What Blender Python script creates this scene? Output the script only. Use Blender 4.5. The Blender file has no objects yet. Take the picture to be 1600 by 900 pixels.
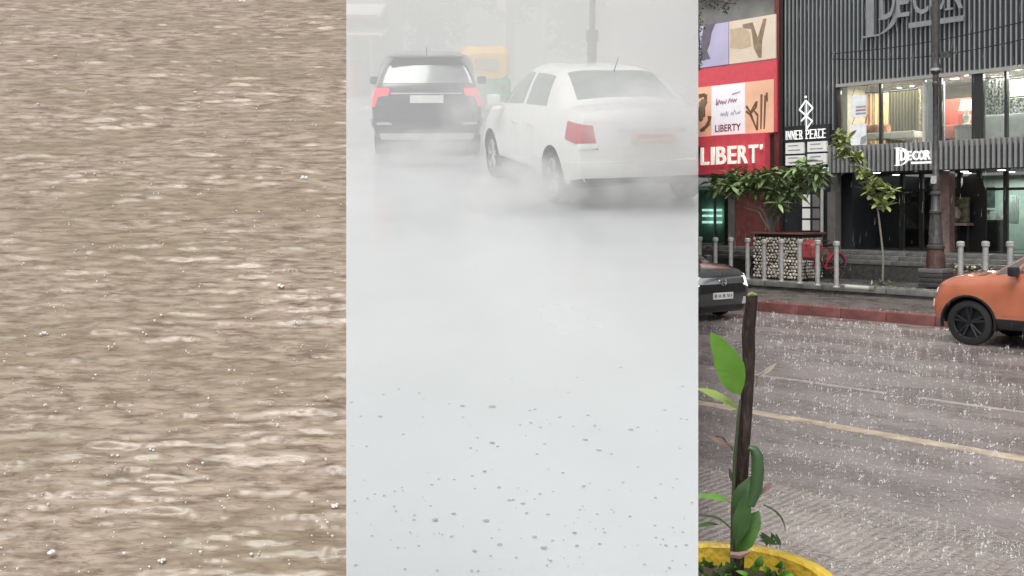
import bpy, bmesh, math, random
import numpy as np
from mathutils import Matrix, Vector
random.seed(7)
R = math.radians
S = bpy.context.scene
COL = S.collection

# ------------------------------------------------------------ camera
F, CX, HZ, EYE = 1600.0, 800.0, 329.0, 2.0
cam = bpy.data.cameras.new('camera')
cam.sensor_width = 36; cam.lens = 36; cam.shift_y = -(450 - HZ) / 1600
cam.clip_start = 0.05; cam.clip_end = 3000
co = bpy.data.objects.new('camera', cam); COL.objects.link(co)
co.location = (0, 0, EYE); co.rotation_euler = (R(90), 0, 0)
S.camera = co
S.render.resolution_x, S.render.resolution_y = 1024, 576

# ------------------------------------------------------------ sky and sun (overcast, raining)
SUN_EL, SUN_AZ = 58, 200
w = bpy.data.worlds.new('World'); S.world = w; w.use_nodes = True
nt = w.node_tree; nt.nodes.clear()
sk = nt.nodes.new('ShaderNodeTexSky'); sk.sky_type = 'NISHITA'; sk.sun_disc = False
sk.sun_elevation = R(SUN_EL); sk.sun_rotation = R(SUN_AZ)
sk.air_density = 1.0; sk.dust_density = 4.0
hs = nt.nodes.new('ShaderNodeHueSaturation'); hs.inputs['Saturation'].default_value = 0.18
bg = nt.nodes.new('ShaderNodeBackground'); bg.inputs[1].default_value = 0.13
out = nt.nodes.new('ShaderNodeOutputWorld')
nt.links.new(sk.outputs[0], hs.inputs['Color']); nt.links.new(hs.outputs[0], bg.inputs[0]); nt.links.new(bg.outputs[0], out.inputs[0])
sun = bpy.data.lights.new('sun', 'SUN'); sun.energy = 1.0; sun.angle = R(25); sun.color = (1, .96, .9)
so = bpy.data.objects.new('sun', sun); COL.objects.link(so)
az = R(SUN_AZ)
sd = Vector((math.sin(az) * math.cos(R(SUN_EL)), math.cos(az) * math.cos(R(SUN_EL)), math.sin(R(SUN_EL))))
so.rotation_euler = sd.to_track_quat('Z', 'Y').to_euler(); so.location = (0, 0, 30)
vs = S.view_settings
vs.view_transform = 'Standard'; vs.look = 'None'; vs.gamma = 1; vs.exposure = 0.35; vs.use_curve_mapping = False
S.cycles.volume_bounces = 2; S.cycles.volume_step_rate = 3

# ------------------------------------------------------------ the three stretches of the place
MR = Matrix.Rotation(math.atan2(-1600, 1440) , 4, 'Z')          # street: local x right along the shops, y away from the road
MR = Matrix.Rotation(-math.atan2(math.sqrt(1 - (1440 / math.hypot(1440, 1600)) ** 2), 1440 / math.hypot(1440, 1600)), 4, 'Z')
CC, SS = MR[0][0], -MR[1][0]                                      # u = (CC,-SS), w = (SS,CC)
def slope(theta, h):
    return Matrix.Translation((0, 0, EYE)) @ Matrix.Rotation(theta, 4, 'X') @ Matrix.Translation((0, 0, -h))
TM, HM = math.atan((HZ - 74) / F), 1.71
TL, HL = math.atan((HZ + 600) / F), 0.6
MM, ML = slope(TM, HM), slope(TL, HL)
BAYM = {'R': MR, 'M': MM, 'L': ML, 'W': Matrix.Identity(4)}
K1, K2 = (541 - CX) / F, (1091 - CX) / F
def sp(bay, px, py, z=0.0):
    """ground point of a slope stretch seen at a pixel"""
    th, h = (TM, HM) if bay == 'M' else (TL, HL)
    d = Matrix.Rotation(-th, 3, 'X') @ Vector(((px - CX) / F, 1, -(py - HZ) / F))
    t = (z - h) / d.z
    return d.x * t, d.y * t
def spd(px, y):            # middle stretch: x for a pixel column at slope distance y (near z=1)
    return (px - CX) / F * (y * math.cos(TM))
def spz(py, y):            # middle stretch: height for a pixel row at slope distance y
    k = -(py - HZ) / F
    c, s = math.cos(TM), math.sin(TM)
    # (y*s + a*c) = k*(y*c - a*s)
    return HM + (k * y * c - y * s) / (c + k * s)
def RU(px, W):
    k = (px - CX) / F
    return W * (k * CC - SS) / (CC + k * SS)
def RY(px, W): return -SS * RU(px, W) + CC * W
def RZ(px, py, W): return EYE - (py - HZ) * RY(px, W) / F
def RG(px, py, z):         # street point at height z seen at a pixel
    Y = F * (EYE - z) / (py - HZ); X = Y * (px - CX) / F
    return CC * X - SS * Y, SS * X + CC * Y

# ------------------------------------------------------------ materials
MATS = {}
def mat(name, col, rough=.6, metal=0, var=.12, scale=6, bump=0, bscale=40, emit=0, coat=0, spec=.5, stretch=None, rvar=0, alpha=1):
    if name in MATS: return MATS[name]
    m = bpy.data.materials.new(name); m.use_nodes = True; n = m.node_tree.nodes; l = m.node_tree.links
    b = n['Principled BSDF']
    b.inputs['Roughness'].default_value = rough; b.inputs['Metallic'].default_value = metal
    b.inputs['Specular IOR Level'].default_value = spec; b.inputs['Coat Weight'].default_value = coat; b.inputs['Coat Roughness'].default_value = .06
    b.inputs['Alpha'].default_value = alpha
    tc = n.new('ShaderNodeTexCoord'); mp = n.new('ShaderNodeMapping'); l.new(tc.outputs['Object'], mp.inputs[0])
    if stretch: mp.inputs['Scale'].default_value = stretch
    nz = n.new('ShaderNodeTexNoise'); nz.inputs['Scale'].default_value = scale; nz.inputs['Detail'].default_value = 5
    l.new(mp.outputs[0], nz.inputs['Vector'])
    cr = n.new('ShaderNodeValToRGB'); cr.color_ramp.elements[0].position = .3; cr.color_ramp.elements[1].position = .7
    cr.color_ramp.elements[0].color = tuple(c * (1 - var) for c in col) + (1,)
    cr.color_ramp.elements[1].color = tuple(min(1, c * (1 + var)) for c in col) + (1,)
    l.new(nz.outputs[0], cr.inputs[0]); l.new(cr.outputs[0], b.inputs['Base Color'])
    if emit:
        l.new(cr.outputs[0], b.inputs['Emission Color']); b.inputs['Emission Strength'].default_value = emit
    if rvar:
        mr = n.new('ShaderNodeMapRange'); mr.inputs['To Min'].default_value = max(.02, rough - rvar); mr.inputs['To Max'].default_value = rough + rvar
        mr.inputs['From Min'].default_value = .35; mr.inputs['From Max'].default_value = .65
        l.new(nz.outputs[0], mr.inputs[0]); l.new(mr.outputs[0], b.inputs['Roughness'])
    if bump:
        n2 = n.new('ShaderNodeTexNoise'); n2.inputs['Scale'].default_value = bscale; n2.inputs['Detail'].default_value = 4; l.new(mp.outputs[0], n2.inputs['Vector'])
        bp = n.new('ShaderNodeBump'); bp.inputs['Strength'].default_value = bump; bp.inputs['Distance'].default_value = .02
        l.new(n2.outputs[0], bp.inputs['Height']); l.new(bp.outputs[0], b.inputs['Normal'])
    MATS[name] = m
    return m
def glass(name, tint=(.9, .95, .93), refl=.12, rough=.03):
    if name in MATS: return MATS[name]
    m = bpy.data.materials.new(name); m.use_nodes = True; n = m.node_tree.nodes; l = m.node_tree.links
    n.remove(n['Principled BSDF'])
    t = n.new('ShaderNodeBsdfTransparent'); t.inputs[0].default_value = tint + (1,)
    g = n.new('ShaderNodeBsdfGlossy'); g.inputs['Roughness'].default_value = rough
    lw = n.new('ShaderNodeFresnel'); lw.inputs[0].default_value = 1.5
    nz = n.new('ShaderNodeTexNoise'); nz.inputs['Scale'].default_value = 3
    ma = n.new('ShaderNodeMath'); ma.operation = 'MULTIPLY_ADD'; ma.inputs[1].default_value = .05; ma.inputs[2].default_value = refl - .06
    l.new(nz.outputs[0], ma.inputs[0])
    ad = n.new('ShaderNodeMath'); ad.operation = 'ADD'; l.new(lw.outputs[0], ad.inputs[0]); l.new(ma.outputs[0], ad.inputs[1])
    mx = n.new('ShaderNodeMixShader'); l.new(ad.outputs[0], mx.inputs[0]); l.new(t.outputs[0], mx.inputs[1]); l.new(g.outputs[0], mx.inputs[2])
    l.new(mx.outputs[0], n['Material Output'].inputs[0]); MATS[name] = m
    return m
def volume(name, dens, col=(.97, .97, .97), noise=None):
    m = bpy.data.materials.new(name); m.use_nodes = True; n = m.node_tree.nodes; l = m.node_tree.links
    n.remove(n['Principled BSDF'])
    v = n.new('ShaderNodeVolumePrincipled'); v.inputs['Color'].default_value = col + (1,); v.inputs['Density'].default_value = dens
    v.inputs['Anisotropy'].default_value = .1
    if noise:
        tc = n.new('ShaderNodeTexCoord'); nz = n.new('ShaderNodeTexNoise'); nz.inputs['Scale'].default_value = noise; nz.inputs['Detail'].default_value = 3
        l.new(tc.outputs['Object'], nz.inputs['Vector'])
        # fade towards the rim of a unit ball so the plume has no hard edge
        ln = n.new('ShaderNodeVectorMath'); ln.operation = 'LENGTH'; l.new(tc.outputs['Object'], ln.inputs[0])
        mr = n.new('ShaderNodeMapRange'); mr.inputs['From Min'].default_value = 1; mr.inputs['From Max'].default_value = .2; mr.inputs['To Max'].default_value = 1
        l.new(ln.outputs['Value'], mr.inputs[0])
        m2 = n.new('ShaderNodeMapRange'); m2.inputs['From Min'].default_value = .38; m2.inputs['From Max'].default_value = .62; m2.inputs['To Max'].default_value = dens
        l.new(nz.outputs[0], m2.inputs[0])
        mu = n.new('ShaderNodeMath'); mu.operation = 'MULTIPLY'; l.new(mr.outputs[0], mu.inputs[0]); l.new(m2.outputs[0], mu.inputs[1])
        l.new(mu.outputs[0], v.inputs['Density'])
    l.new(v.outputs[0], n['Material Output'].inputs['Volume'])
    return m

# ------------------------------------------------------------ mesh helpers
ORG, BAY = {}, {}
class MB:
    def __init__(s): s.v, s.f = [], []
    def add(s, vs, fs):
        k = len(s.v); s.v += [tuple(p) for p in vs]; s.f += [tuple(k + i for i in f) for f in fs]; return s
    def box(s, x0, x1, y0, y1, z0, z1, b=0.0):
        if b <= 0:
            return s.add([(x0, y0, z0), (x1, y0, z0), (x1, y1, z0), (x0, y1, z0), (x0, y0, z1), (x1, y0, z1), (x1, y1, z1), (x0, y1, z1)],
                  [(0, 3, 2, 1), (4, 5, 6, 7), (0, 1, 5, 4), (1, 2, 6, 5), (2, 3, 7, 6), (3, 0, 4, 7)])
        bm = bmesh.new(); bmesh.ops.create_cube(bm, size=1)
        for v in bm.verts: v.co = Vector(((x0 + x1) / 2 + v.co.x * (x1 - x0), (y0 + y1) / 2 + v.co.y * (y1 - y0), (z0 + z1) / 2 + v.co.z * (z1 - z0)))
        bmesh.ops.bevel(bm, geom=bm.edges[:], offset=b, segments=2, affect='EDGES', profile=.6)
        bm.verts.index_update(); s.add([v.co for v in bm.verts], [[v.index for v in f.verts] for f in bm.faces]); bm.free(); return s
    def tube(s, pts, rad, n=8, cap=True):
        pts = [Vector(p) for p in pts]; rad = rad if hasattr(rad, '__len__') else [rad] * len(pts)
        rings, vs, fs = [], [], []
        up = None
        for i, p in enumerate(pts):
            t = (pts[min(i + 1, len(pts) - 1)] - pts[max(i - 1, 0)])
            t = t.normalized() if t.length else Vector((0, 0, 1))
            if up is None: up = t.orthogonal().normalized()
            up = (up - t * up.dot(t)); up = up.normalized() if up.length > 1e-6 else t.orthogonal().normalized()
            sd_ = t.cross(up)
            for a in range(n):
                q = 2 * math.pi * a / n; vs.append(p + (up * math.cos(q) + sd_ * math.sin(q)) * rad[i])
        for i in range(len(pts) - 1):
            for a in range(n):
                b = (a + 1) % n; fs.append((i * n + a, i * n + b, (i + 1) * n + b, (i + 1) * n + a))
        if cap: fs.append(tuple(range(n - 1, -1, -1))); fs.append(tuple((len(pts) - 1) * n + a for a in range(n)))
        return s.add(vs, fs)
    def lathe(s, prof, c=(0, 0, 0), n=20, axis='z', cap=False):
        vs, fs = [], []
        for r, z in prof:
            for a in range(n):
                q = 2 * math.pi * a / n; x, y = r * math.cos(q), r * math.sin(q)
                p = (x, y, z) if axis == 'z' else (x, z, y)
                vs.append((c[0] + p[0], c[1] + p[1], c[2] + p[2]))
        for i in range(len(prof) - 1):
            for a in range(n):
                b = (a + 1) % n; q = (i * n + a, i * n + b, (i + 1) * n + b, (i + 1) * n + a)
                fs.append(q if axis == 'z' else q[::-1])
        if cap: fs.append(tuple(range(n))[::-1]); fs.append(tuple((len(prof) - 1) * n + a for a in range(n)))
        return s.add(vs, fs)
    def plate(s, poly, y0, y1):                       # polygon in x,z extruded along y
        n = len(poly); vs = [(x, y0, z) for x, z in poly] + [(x, y1, z) for x, z in poly]
        fs = [tuple(range(n)), tuple(range(2 * n - 1, n - 1, -1))] + [(i, i + n, (i + 1) % n + n, (i + 1) % n) for i in range(n)]
        return s.add(vs, fs)
    def slab(s, poly, z0, z1):                        # polygon in x,y extruded along z
        n = len(poly); vs = [(x, y, z0) for x, y in poly] + [(x, y, z1) for x, y in poly]
        fs = [tuple(range(n - 1, -1, -1)), tuple(range(n, 2 * n))] + [(i, (i + 1) % n, (i + 1) % n + n, i + n) for i in range(n)]
        return s.add(vs, fs)
    def build(s, name, m, parent=None, smooth=False, bay='R', kind=None):
        o_ = Vector(ORG.get(parent.name, (0, 0, 0))) if parent else Vector((0, 0, 0))
        me = bpy.data.meshes.new(name); me.from_pydata([tuple(Vector(v) - o_) for v in s.v], [], s.f); me.update()
        return link(name, me, m, parent, smooth, bay, kind, True, getattr(s, 'weld', False))
def link(name, me, m, parent=None, smooth=False, bay='R', kind=None, fixn=True, weld=False):
    if fixn:
        bm = bmesh.new(); bm.from_mesh(me); bmesh.ops.remove_doubles(bm, verts=bm.verts[:], dist=1e-5) if weld else None; bmesh.ops.recalc_face_normals(bm, faces=bm.faces[:]); bm.to_mesh(me); bm.free()
    o = bpy.data.objects.new(name, me); COL.objects.link(o)
    if m and not me.materials: me.materials.append(m)
    if smooth:
        me.shade_smooth(); me.set_sharp_from_angle(angle=R(40))
    if parent:
        o.parent = parent; ORG[o.name] = ORG.get(parent.name, (0, 0, 0)); BAY[o.name] = BAY[parent.name]
    else:
        o.matrix_world = BAYM[bay]; BAY[o.name] = bay
    if kind: o['kind'] = kind
    return o
def tag(o, label, cat, group=None):
    o['label'] = label; o['category'] = cat
    if group: o['group'] = group
    return o
def thing(name, label, cat, org, bay='R', group=None, rot=0):
    o = bpy.data.objects.new(name, None); COL.objects.link(o); o.empty_display_size = .2
    o.matrix_world = BAYM[bay] @ Matrix.Translation(org) @ Matrix.Rotation(rot, 4, 'Z')
    ORG[o.name] = tuple(org) if not rot else (0, 0, 0); BAY[o.name] = bay
    return tag(o, label, cat, group)
def inst(name, me, parent, mtx):                       # a piece that shares mesh data
    o = bpy.data.objects.new(name, me); COL.objects.link(o); o.parent = parent
    o.matrix_local = Matrix.Translation(-Vector(ORG.get(parent.name, (0, 0, 0)))) @ mtx
    BAY[o.name] = BAY[parent.name]; ORG[o.name] = ORG.get(parent.name, (0, 0, 0))
    return o
def mesh_of(name, mb, m, smooth=False):
    me = bpy.data.meshes.new(name); me.from_pydata(mb.v, [], mb.f); me.update(); me.materials.append(m)
    if smooth: me.shade_smooth()
    return me
T = Matrix.Translation
def text_mesh(s, h, depth=.02, bold=0.0, width=None, bold_shear=0.0):
    """mesh of a piece of lettering standing upright in x,z, base line at z=0, left edge at x=0"""
    cu = bpy.data.curves.new('t', 'FONT'); cu.body = s; cu.size = 1; cu.extrude = .5; cu.offset = bold; cu.resolution_u = 3
    ob = bpy.data.objects.new('t', cu); COL.objects.link(ob)
    dg = bpy.context.evaluated_depsgraph_get(); me = bpy.data.meshes.new_from_object(ob.evaluated_get(dg))
    bpy.data.objects.remove(ob); bpy.data.curves.remove(cu)
    P = np.array([v.co[:] for v in me.vertices])
    lo, hi = P.min(0), P.max(0)
    k = h / (hi[1] - lo[1]); kx = k if width is None else width / (hi[0] - lo[0])
    for v in me.vertices:
        x, y, z = v.co; v.co = ((x - lo[0]) * kx, -(z) * depth, (y - lo[1]) * k)
    me.name = 'lettering'
    return me
def put_text(s, parent, U, W, z, h, m, depth=.03, bold=0.0, width=None, name='letter'):
    me = text_mesh(s, h, depth, bold, width); me.materials.clear(); me.materials.append(m)
    o = inst(name, me, parent, T((U, W, z)))
    return o
def rnd(a, b): return random.uniform(a, b)

# ================================================================= LEFT STRETCH: brown flood water
def build_flood():
    y0 = sp('L', 0, 930)[1]; y1 = sp('L', 0, -40)[1]
    ny, nx = 640, 560
    ys = np.linspace(y0, y1, ny)
    x0s, x1s = -0.56 , K1 + .01
    rs = np.random.RandomState(3)
    t = np.linspace(0, 1, nx)
    c, s = math.cos(TL), math.sin(TL)
    Yw = ys * c + HL * s                       # world depth of the surface
    X = (x0s + (x1s - x0s) * t)[None, :] * Yw[:, None]
    Y = np.repeat(ys[:, None], nx, 1)
    H = np.zeros_like(X)
    def wave(lam_x, lam_y, amp, n):
        nonlocal H
        for _ in range(n):
            kx = 2 * math.pi / lam_x * rs.normal(0, 1); ky = 2 * math.pi / lam_y * rs.uniform(.6, 1.5)
            H = H + amp * np.sin(kx * X + ky * Y + rs.uniform(0, 6.28)) / math.sqrt(n)
    wave(.40, .16, .0013, 14); wave(.17, .036, .0008, 34); wave(.08, .015, .00068, 44); wave(.036, .007, .00034, 44)
    H = H + .35 * np.abs(H)
    # rain rings
    for _ in range(700):
        px, py = rs.uniform(0, 541), rs.uniform(0, 900); cx, cy = sp('L', px, py)
        r0 = rs.uniform(.003, .012); a = rs.uniform(.0001, .0004)
        iy = np.searchsorted(ys, [cy - .03, cy + .03]); sl = slice(iy[0], iy[1])
        d = np.hypot(X[sl] - cx, Y[sl] - cy)
        H[sl] += a * np.exp(-((d - r0) / .003) ** 2) - .6 * a * np.exp(-(d / (r0 * .7)) ** 2)
    v = np.stack([X, Y, H], -1).reshape(-1, 3)
    idx = np.arange(ny * nx).reshape(ny, nx)
    f = np.stack([idx[:-1, :-1], idx[:-1, 1:], idx[1:, 1:], idx[1:, :-1]], -1).reshape(-1, 4)
    me = bpy.data.meshes.new('flood_water'); me.from_pydata(v.tolist(), [], f.tolist()); me.update(); me.shade_smooth()
    m = bpy.data.materials.new('muddy_water'); m.use_nodes = True; n = m.node_tree.nodes; l = m.node_tree.links; b = n['Principled BSDF']
    tc = n.new('ShaderNodeTexCoord'); mp = n.new('ShaderNodeMapping'); mp.inputs['Scale'].default_value = (1, 4.0, 1); l.new(tc.outputs['Object'], mp.inputs[0])
    nz = n.new('ShaderNodeTexNoise'); nz.inputs['Scale'].default_value = 30; nz.inputs['Detail'].default_value = 7; nz.inputs['Roughness'].default_value = .62; nz.inputs['Distortion'].default_value = .25
    l.new(mp.outputs[0], nz.inputs['Vector'])
    cr = n.new('ShaderNodeValToRGB'); e = cr.color_ramp.elements
    e[0].position = .37; e[0].color = (.18, .132, .092, 1); e[1].position = .59; e[1].color = (.41, .335, .262, 1)  # light and dark of the ripples painted into the muddy colour
    e2 = e.new(.47); e2.color = (.285, .222, .168, 1)
    l.new(nz.outputs[0], cr.inputs[0])
    # broad drifts of olive silt
    lo = n.new('ShaderNodeTexNoise'); lo.inputs['Scale'].default_value = 3.2; lo.inputs['Detail'].default_value = 3; l.new(mp.outputs[0], lo.inputs['Vector'])
    lm = n.new('ShaderNodeMapRange'); lm.inputs['From Min'].default_value = .42; lm.inputs['From Max'].default_value = .66; lm.inputs['To Max'].default_value = .6; l.new(lo.outputs[0], lm.inputs[0])
    mx = n.new('ShaderNodeMix'); mx.data_type = 'RGBA'; l.new(lm.outputs[0], mx.inputs[0]); l.new(cr.outputs[0], mx.inputs[6]); mx.inputs[7].default_value = (.235, .19, .125, 1)
    # thin dark ripple lines, shade of the crests painted into the colour
    m4 = n.new('ShaderNodeMapping'); m4.inputs['Scale'].default_value = (1, 6.5, 1); l.new(tc.outputs['Object'], m4.inputs[0])
    rn = n.new('ShaderNodeTexNoise'); rn.inputs['Scale'].default_value = 15; rn.inputs['Detail'].default_value = 5; rn.inputs['Roughness'].default_value = .55; l.new(m4.outputs[0], rn.inputs['Vector'])
    rc = n.new('ShaderNodeValToRGB'); q = rc.color_ramp.elements; q[0].position = .455; q[0].color = (1, 1, 1, 1); q[1].position = .535; q[1].color = (1, 1, 1, 1)
    d1 = q.new(.497); d1.color = (.62, .57, .52, 1); d2 = q.new(.48); d2.color = (1, 1, 1, 1); d3 = q.new(.514); d3.color = (1, 1, 1, 1); l.new(rn.outputs[0], rc.inputs[0])
    mu = n.new('ShaderNodeMix'); mu.data_type = 'RGBA'; mu.blend_type = 'MULTIPLY'; mu.inputs[0].default_value = 1; l.new(mx.outputs[2], mu.inputs[6]); l.new(rc.outputs[0], mu.inputs[7])
    l.new(mu.outputs[2], b.inputs['Base Color'])
    b.inputs['Roughness'].default_value = .30; b.inputs['Specular IOR Level'].default_value = .5
    link('flood_water', me, m, None, False, 'L', 'structure', False)
    # bank that carries the sheet of water
    tp = [ML @ Vector(q) for q in ((-1.4, y0, -.03), (.8, y0, -.03), (.8, y1, -.03), (-1.4, y1, -.03))]
    MB().add(tp + [(q.x, q.y, -.3) for q in tp], [(0, 1, 2, 3), (4, 7, 6, 5), (0, 4, 5, 1), (1, 5, 6, 2), (2, 6, 7, 3), (3, 7, 4, 0)]).build('bank', mat('bank_mud', (.2, .15, .11), .8, bump=.4), None, False, 'W', 'structure')
    BAY['bank'] = 'L'
    # splashes thrown up by the rain
    mb = MB()
    def drop(x, y, z, r, n): mb.lathe([(r * .15, -r * .7), (r, -r * .3), (r * .9, r * .3), (r * .1, r * .8)], (x, y, z), n)
    for k in range(260):
        px, py = rs.uniform(0, 540), rs.uniform(0, 900); x, y = sp('L', px, py)
        q = rs.uniform(.3, 1) ** 2
        for j in range(2): drop(x + .004 * rs.randn(), y + .004 * rs.randn(), .003 + .002 * rs.rand(), .0005 + .001 * q * rs.rand(), 6)
    for px, py, q in ((378, 4, 1.5), (475, 281, 1.7), (440, 450, 1.4), (88, 90, 1), (68, 525, 1), (305, 147, 1), (525, 795, 1), (80, 868, 1.1), (255, 880, 1), (60, 165, .8)):
        x, y = sp('L', px, py)
        for j in range(6): drop(x + .0016 * q * rs.randn(), y + .0008 * q * rs.randn(), .003 + .001 * rs.rand(), (.0007 + .0008 * rs.rand()) * q, 9)
    sp_ = mb.build('rain_splashes', SPLASH, None, True, 'L', 'stuff')
    tag(sp_, 'white rain splashes on the brown flood water', 'splashes')
SPLASH = mat('splash_water', (.86, .85, .83), .15, var=.05, alpha=.8)
build_flood()

# ================================================================= MIDDLE STRETCH: flooded road in mist
def build_mist_road():
    near, far = 2.35, 160
    me_ = MB()
    ny = 240
    ys = [near * (far / near) ** (i / ny) for i in range(ny + 1)]
    rs = np.random.RandomState(5); nx = 130
    ph = [(rs.normal(0, 5), rs.uniform(4, 12), rs.uniform(0, 6.28)) for _ in range(16)]
    vs, fs = [], []
    for y in ys:
        for i in range(nx + 1):
            x = (-.75 + .97 * i / nx) * y
            z = sum(math.sin(a * x + b * y + p) for a, b, p in ph) * .00035 / (1 + y * .05)
            vs.append((x, y, z))
    for j in range(ny):
        for i in range(nx):
            a = j * (nx + 1) + i; fs.append((a, a + 1, a + nx + 2, a + nx + 1))
    m = mat('spray_white_flood', (.595, .62, .625), .22, var=.09, scale=.45, rvar=.08, bump=.05, bscale=9, stretch=(1, .5, 1))  # pale base colour carries the white of spray and reflected sky
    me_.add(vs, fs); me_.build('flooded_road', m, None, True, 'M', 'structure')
    MB().add([(-.8 * near, near, -.06), (.25 * near, near, -.06), (.25 * far, far, -.06), (-.8 * far, far, -.06), (-.8 * near, near, -1), (.25 * near, near, -1), (.25 * far, far, -26), (-.8 * far, far, -26)],
        [(0, 1, 2, 3), (4, 7, 6, 5), (0, 4, 5, 1), (1, 5, 6, 2), (2, 6, 7, 3), (3, 7, 4, 0)]).build('hill', mat('hill_earth', (.3, .28, .25), .9), None, False, 'M', 'structure')
    # wet leaves and grit lying on the pale water
    mb = MB(); rr = random.Random(9)
    for px, py, wd in ((680, 814, 18), (760, 815, 16), (709, 804, 13), (835, 840, 13), (850, 857, 17), (901, 854, 12), (742, 862, 13), (781, 852, 14), (817, 788, 12), (823, 803, 9),
                       (769, 636, 18), (769, 693, 15), (915, 688, 14), (985, 672, 14), (937, 705, 9), (880, 740, 8), (912, 761, 12), (757, 738, 12), (780, 763, 12), (722, 635, 12), (898, 834, 11), (1024, 779, 8), (1041, 854, 10), (705, 840, 10), (594, 652, 12), (836, 641, 8), (851, 695, 8), (919, 650, 8), (738, 745, 8), (997, 731, 6), (1067, 833, 8)):
        x, y = sp('M', px, py); r = wd / F * y * .42
        r *= .8; n = 9; mb.slab([(x + r * (1 + rr.uniform(-.3, .3)) * math.cos(6.283 * k / n), y + r * .75 * (1 + rr.uniform(-.35, .35)) * math.sin(6.283 * k / n)) for k in range(n)], .0042, .005)
    for k in range(170):
        px, py = rr.uniform(545, 1088), 560 + 335 * rr.random() ** .6; x, y = sp('M', px, py); r = rr.uniform(2, 6.5) / F * y * .5
        n = 7; mb.slab([(x + r * (1 + rr.uniform(-.3, .3)) * math.cos(6.283 * k_ / n), y + r * .8 * (1 + rr.uniform(-.35, .35)) * math.sin(6.283 * k_ / n)) for k_ in range(n)], .0042, .0048)
    tag(mb.build('grit_flecks', mat('wet_grit', (.40, .42, .43), .5, alpha=.45), None, False, 'M', 'stuff'), 'small grey flecks of debris floating on the pale flood', 'debris')
build_mist_road()

# ----------------------------------------------------------------- cars
SEDAN = [
 [(-1.88, .70, .30), (-1.97, .79, .45), (-1.99, .82, .70), (-1.95, .77, .97), (-1.86, .68, 1.05), (-1.85, 0, 1.08)],
 [(-1.68, .76, .24), (-1.70, .85, .42), (-1.72, .866, .70), (-1.70, .81, .98), (-1.66, .68, 1.08), (-1.64, 0, 1.11)],
 [(-1.28, .78, .22), (-1.28, .86, .40), (-1.30, .87, .70), (-1.35, .81, 1.0), (-1.42, .67, 1.10), (-1.40, 0, 1.14)],
 [(-.90, .78, .22), (-.90, .86, .40), (-.92, .87, .70), (-.98, .81, 1.0), (-.80, .58, 1.41), (-.84, 0, 1.46)],
 [(-.08, .78, .22), (-.08, .86, .40), (-.08, .87, .70), (-.10, .82, .98), (-.12, .60, 1.46), (-.12, 0, 1.515)],
 [(.62, .78, .22), (.62, .86, .40), (.62, .87, .70), (.62, .82, .96), (.28, .58, 1.43), (.34, 0, 1.485)],
 [(1.02, .77, .22), (1.02, .855, .40), (1.02, .868, .68), (1.02, .80, .95), (.98, .69, 1.0), (.86, 0, 1.06)],
 [(1.42, .76, .23), (1.42, .85, .40), (1.42, .86, .66), (1.42, .79, .89), (1.42, .66, .95), (1.40, 0, .99)],
 [(1.76, .72, .24), (1.80, .81, .40), (1.80, .80, .62), (1.76, .73, .79), (1.72, .60, .85), (1.74, 0, .88)],
 [(1.88, .64, .25), (1.97, .73, .40), (1.97, .71, .58), (1.91, .63, .71), (1.85, .52, .77), (1.87, 0, .80)]]
SUV = [
 [(-1.86, .74, .27), (-1.97, .82, .48), (-1.98, .84, .80), (-1.92, .78, 1.08), (-1.66, .57, 1.48), (-1.64, 0, 1.56)],
 [(-1.66, .78, .30), (-1.68, .87, .52), (-1.66, .88, .82), (-1.58, .82, 1.09), (-1.40, .60, 1.54), (-1.40, 0, 1.60)],
 [(-1.27, .80, .28), (-1.27, .88, .50), (-1.25, .885, .82), (-1.20, .835, 1.08), (-1.10, .66, 1.57), (-1.10, 0, 1.63)],
 [(-.85, .80, .28), (-.85, .88, .50), (-.85, .885, .82), (-.85, .84, 1.07), (-.82, .66, 1.58), (-.82, 0, 1.64)],
 [(-.05, .80, .28), (-.05, .88, .50), (-.05, .885, .82), (-.05, .84, 1.05), (-.05, .66, 1.58), (-.05, 0, 1.645)],
 [(.66, .80, .28), (.66, .88, .50), (.66, .885, .82), (.66, .84, 1.03), (.22, .63, 1.54), (.28, 0, 1.60)],
 [(1.05, .79, .28), (1.05, .875, .50), (1.05, .885, .80), (1.05, .83, 1.02), (1.0, .73, 1.06), (.88, 0, 1.12)],
 [(1.45, .78, .30), (1.45, .87, .50), (1.45, .88, .80), (1.45, .82, .98), (1.42, .69, 1.04), (1.42, 0, 1.08)],
 [(1.78, .76, .32), (1.82, .84, .48), (1.82, .84, .72), (1.79, .77, .91), (1.74, .63, .98), (1.75, 0, 1.01)],
 [(1.90, .70, .33), (1.98, .77, .47), (1.98, .75, .67), (1.94, .68, .85), (1.89, .56, .92), (1.91, 0, .95)]]
for st_ in SUV[6:]:                                  # short front overhang
    for k, (x, y, z) in enumerate(st_):
        if x > 1.27: st_[k] = (1.27 + (x - 1.27) * .80, y, z)
for st_ in SEDAN[8:]: st_[0] = (st_[0][0], st_[0][1], .17)
NS = 5
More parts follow.
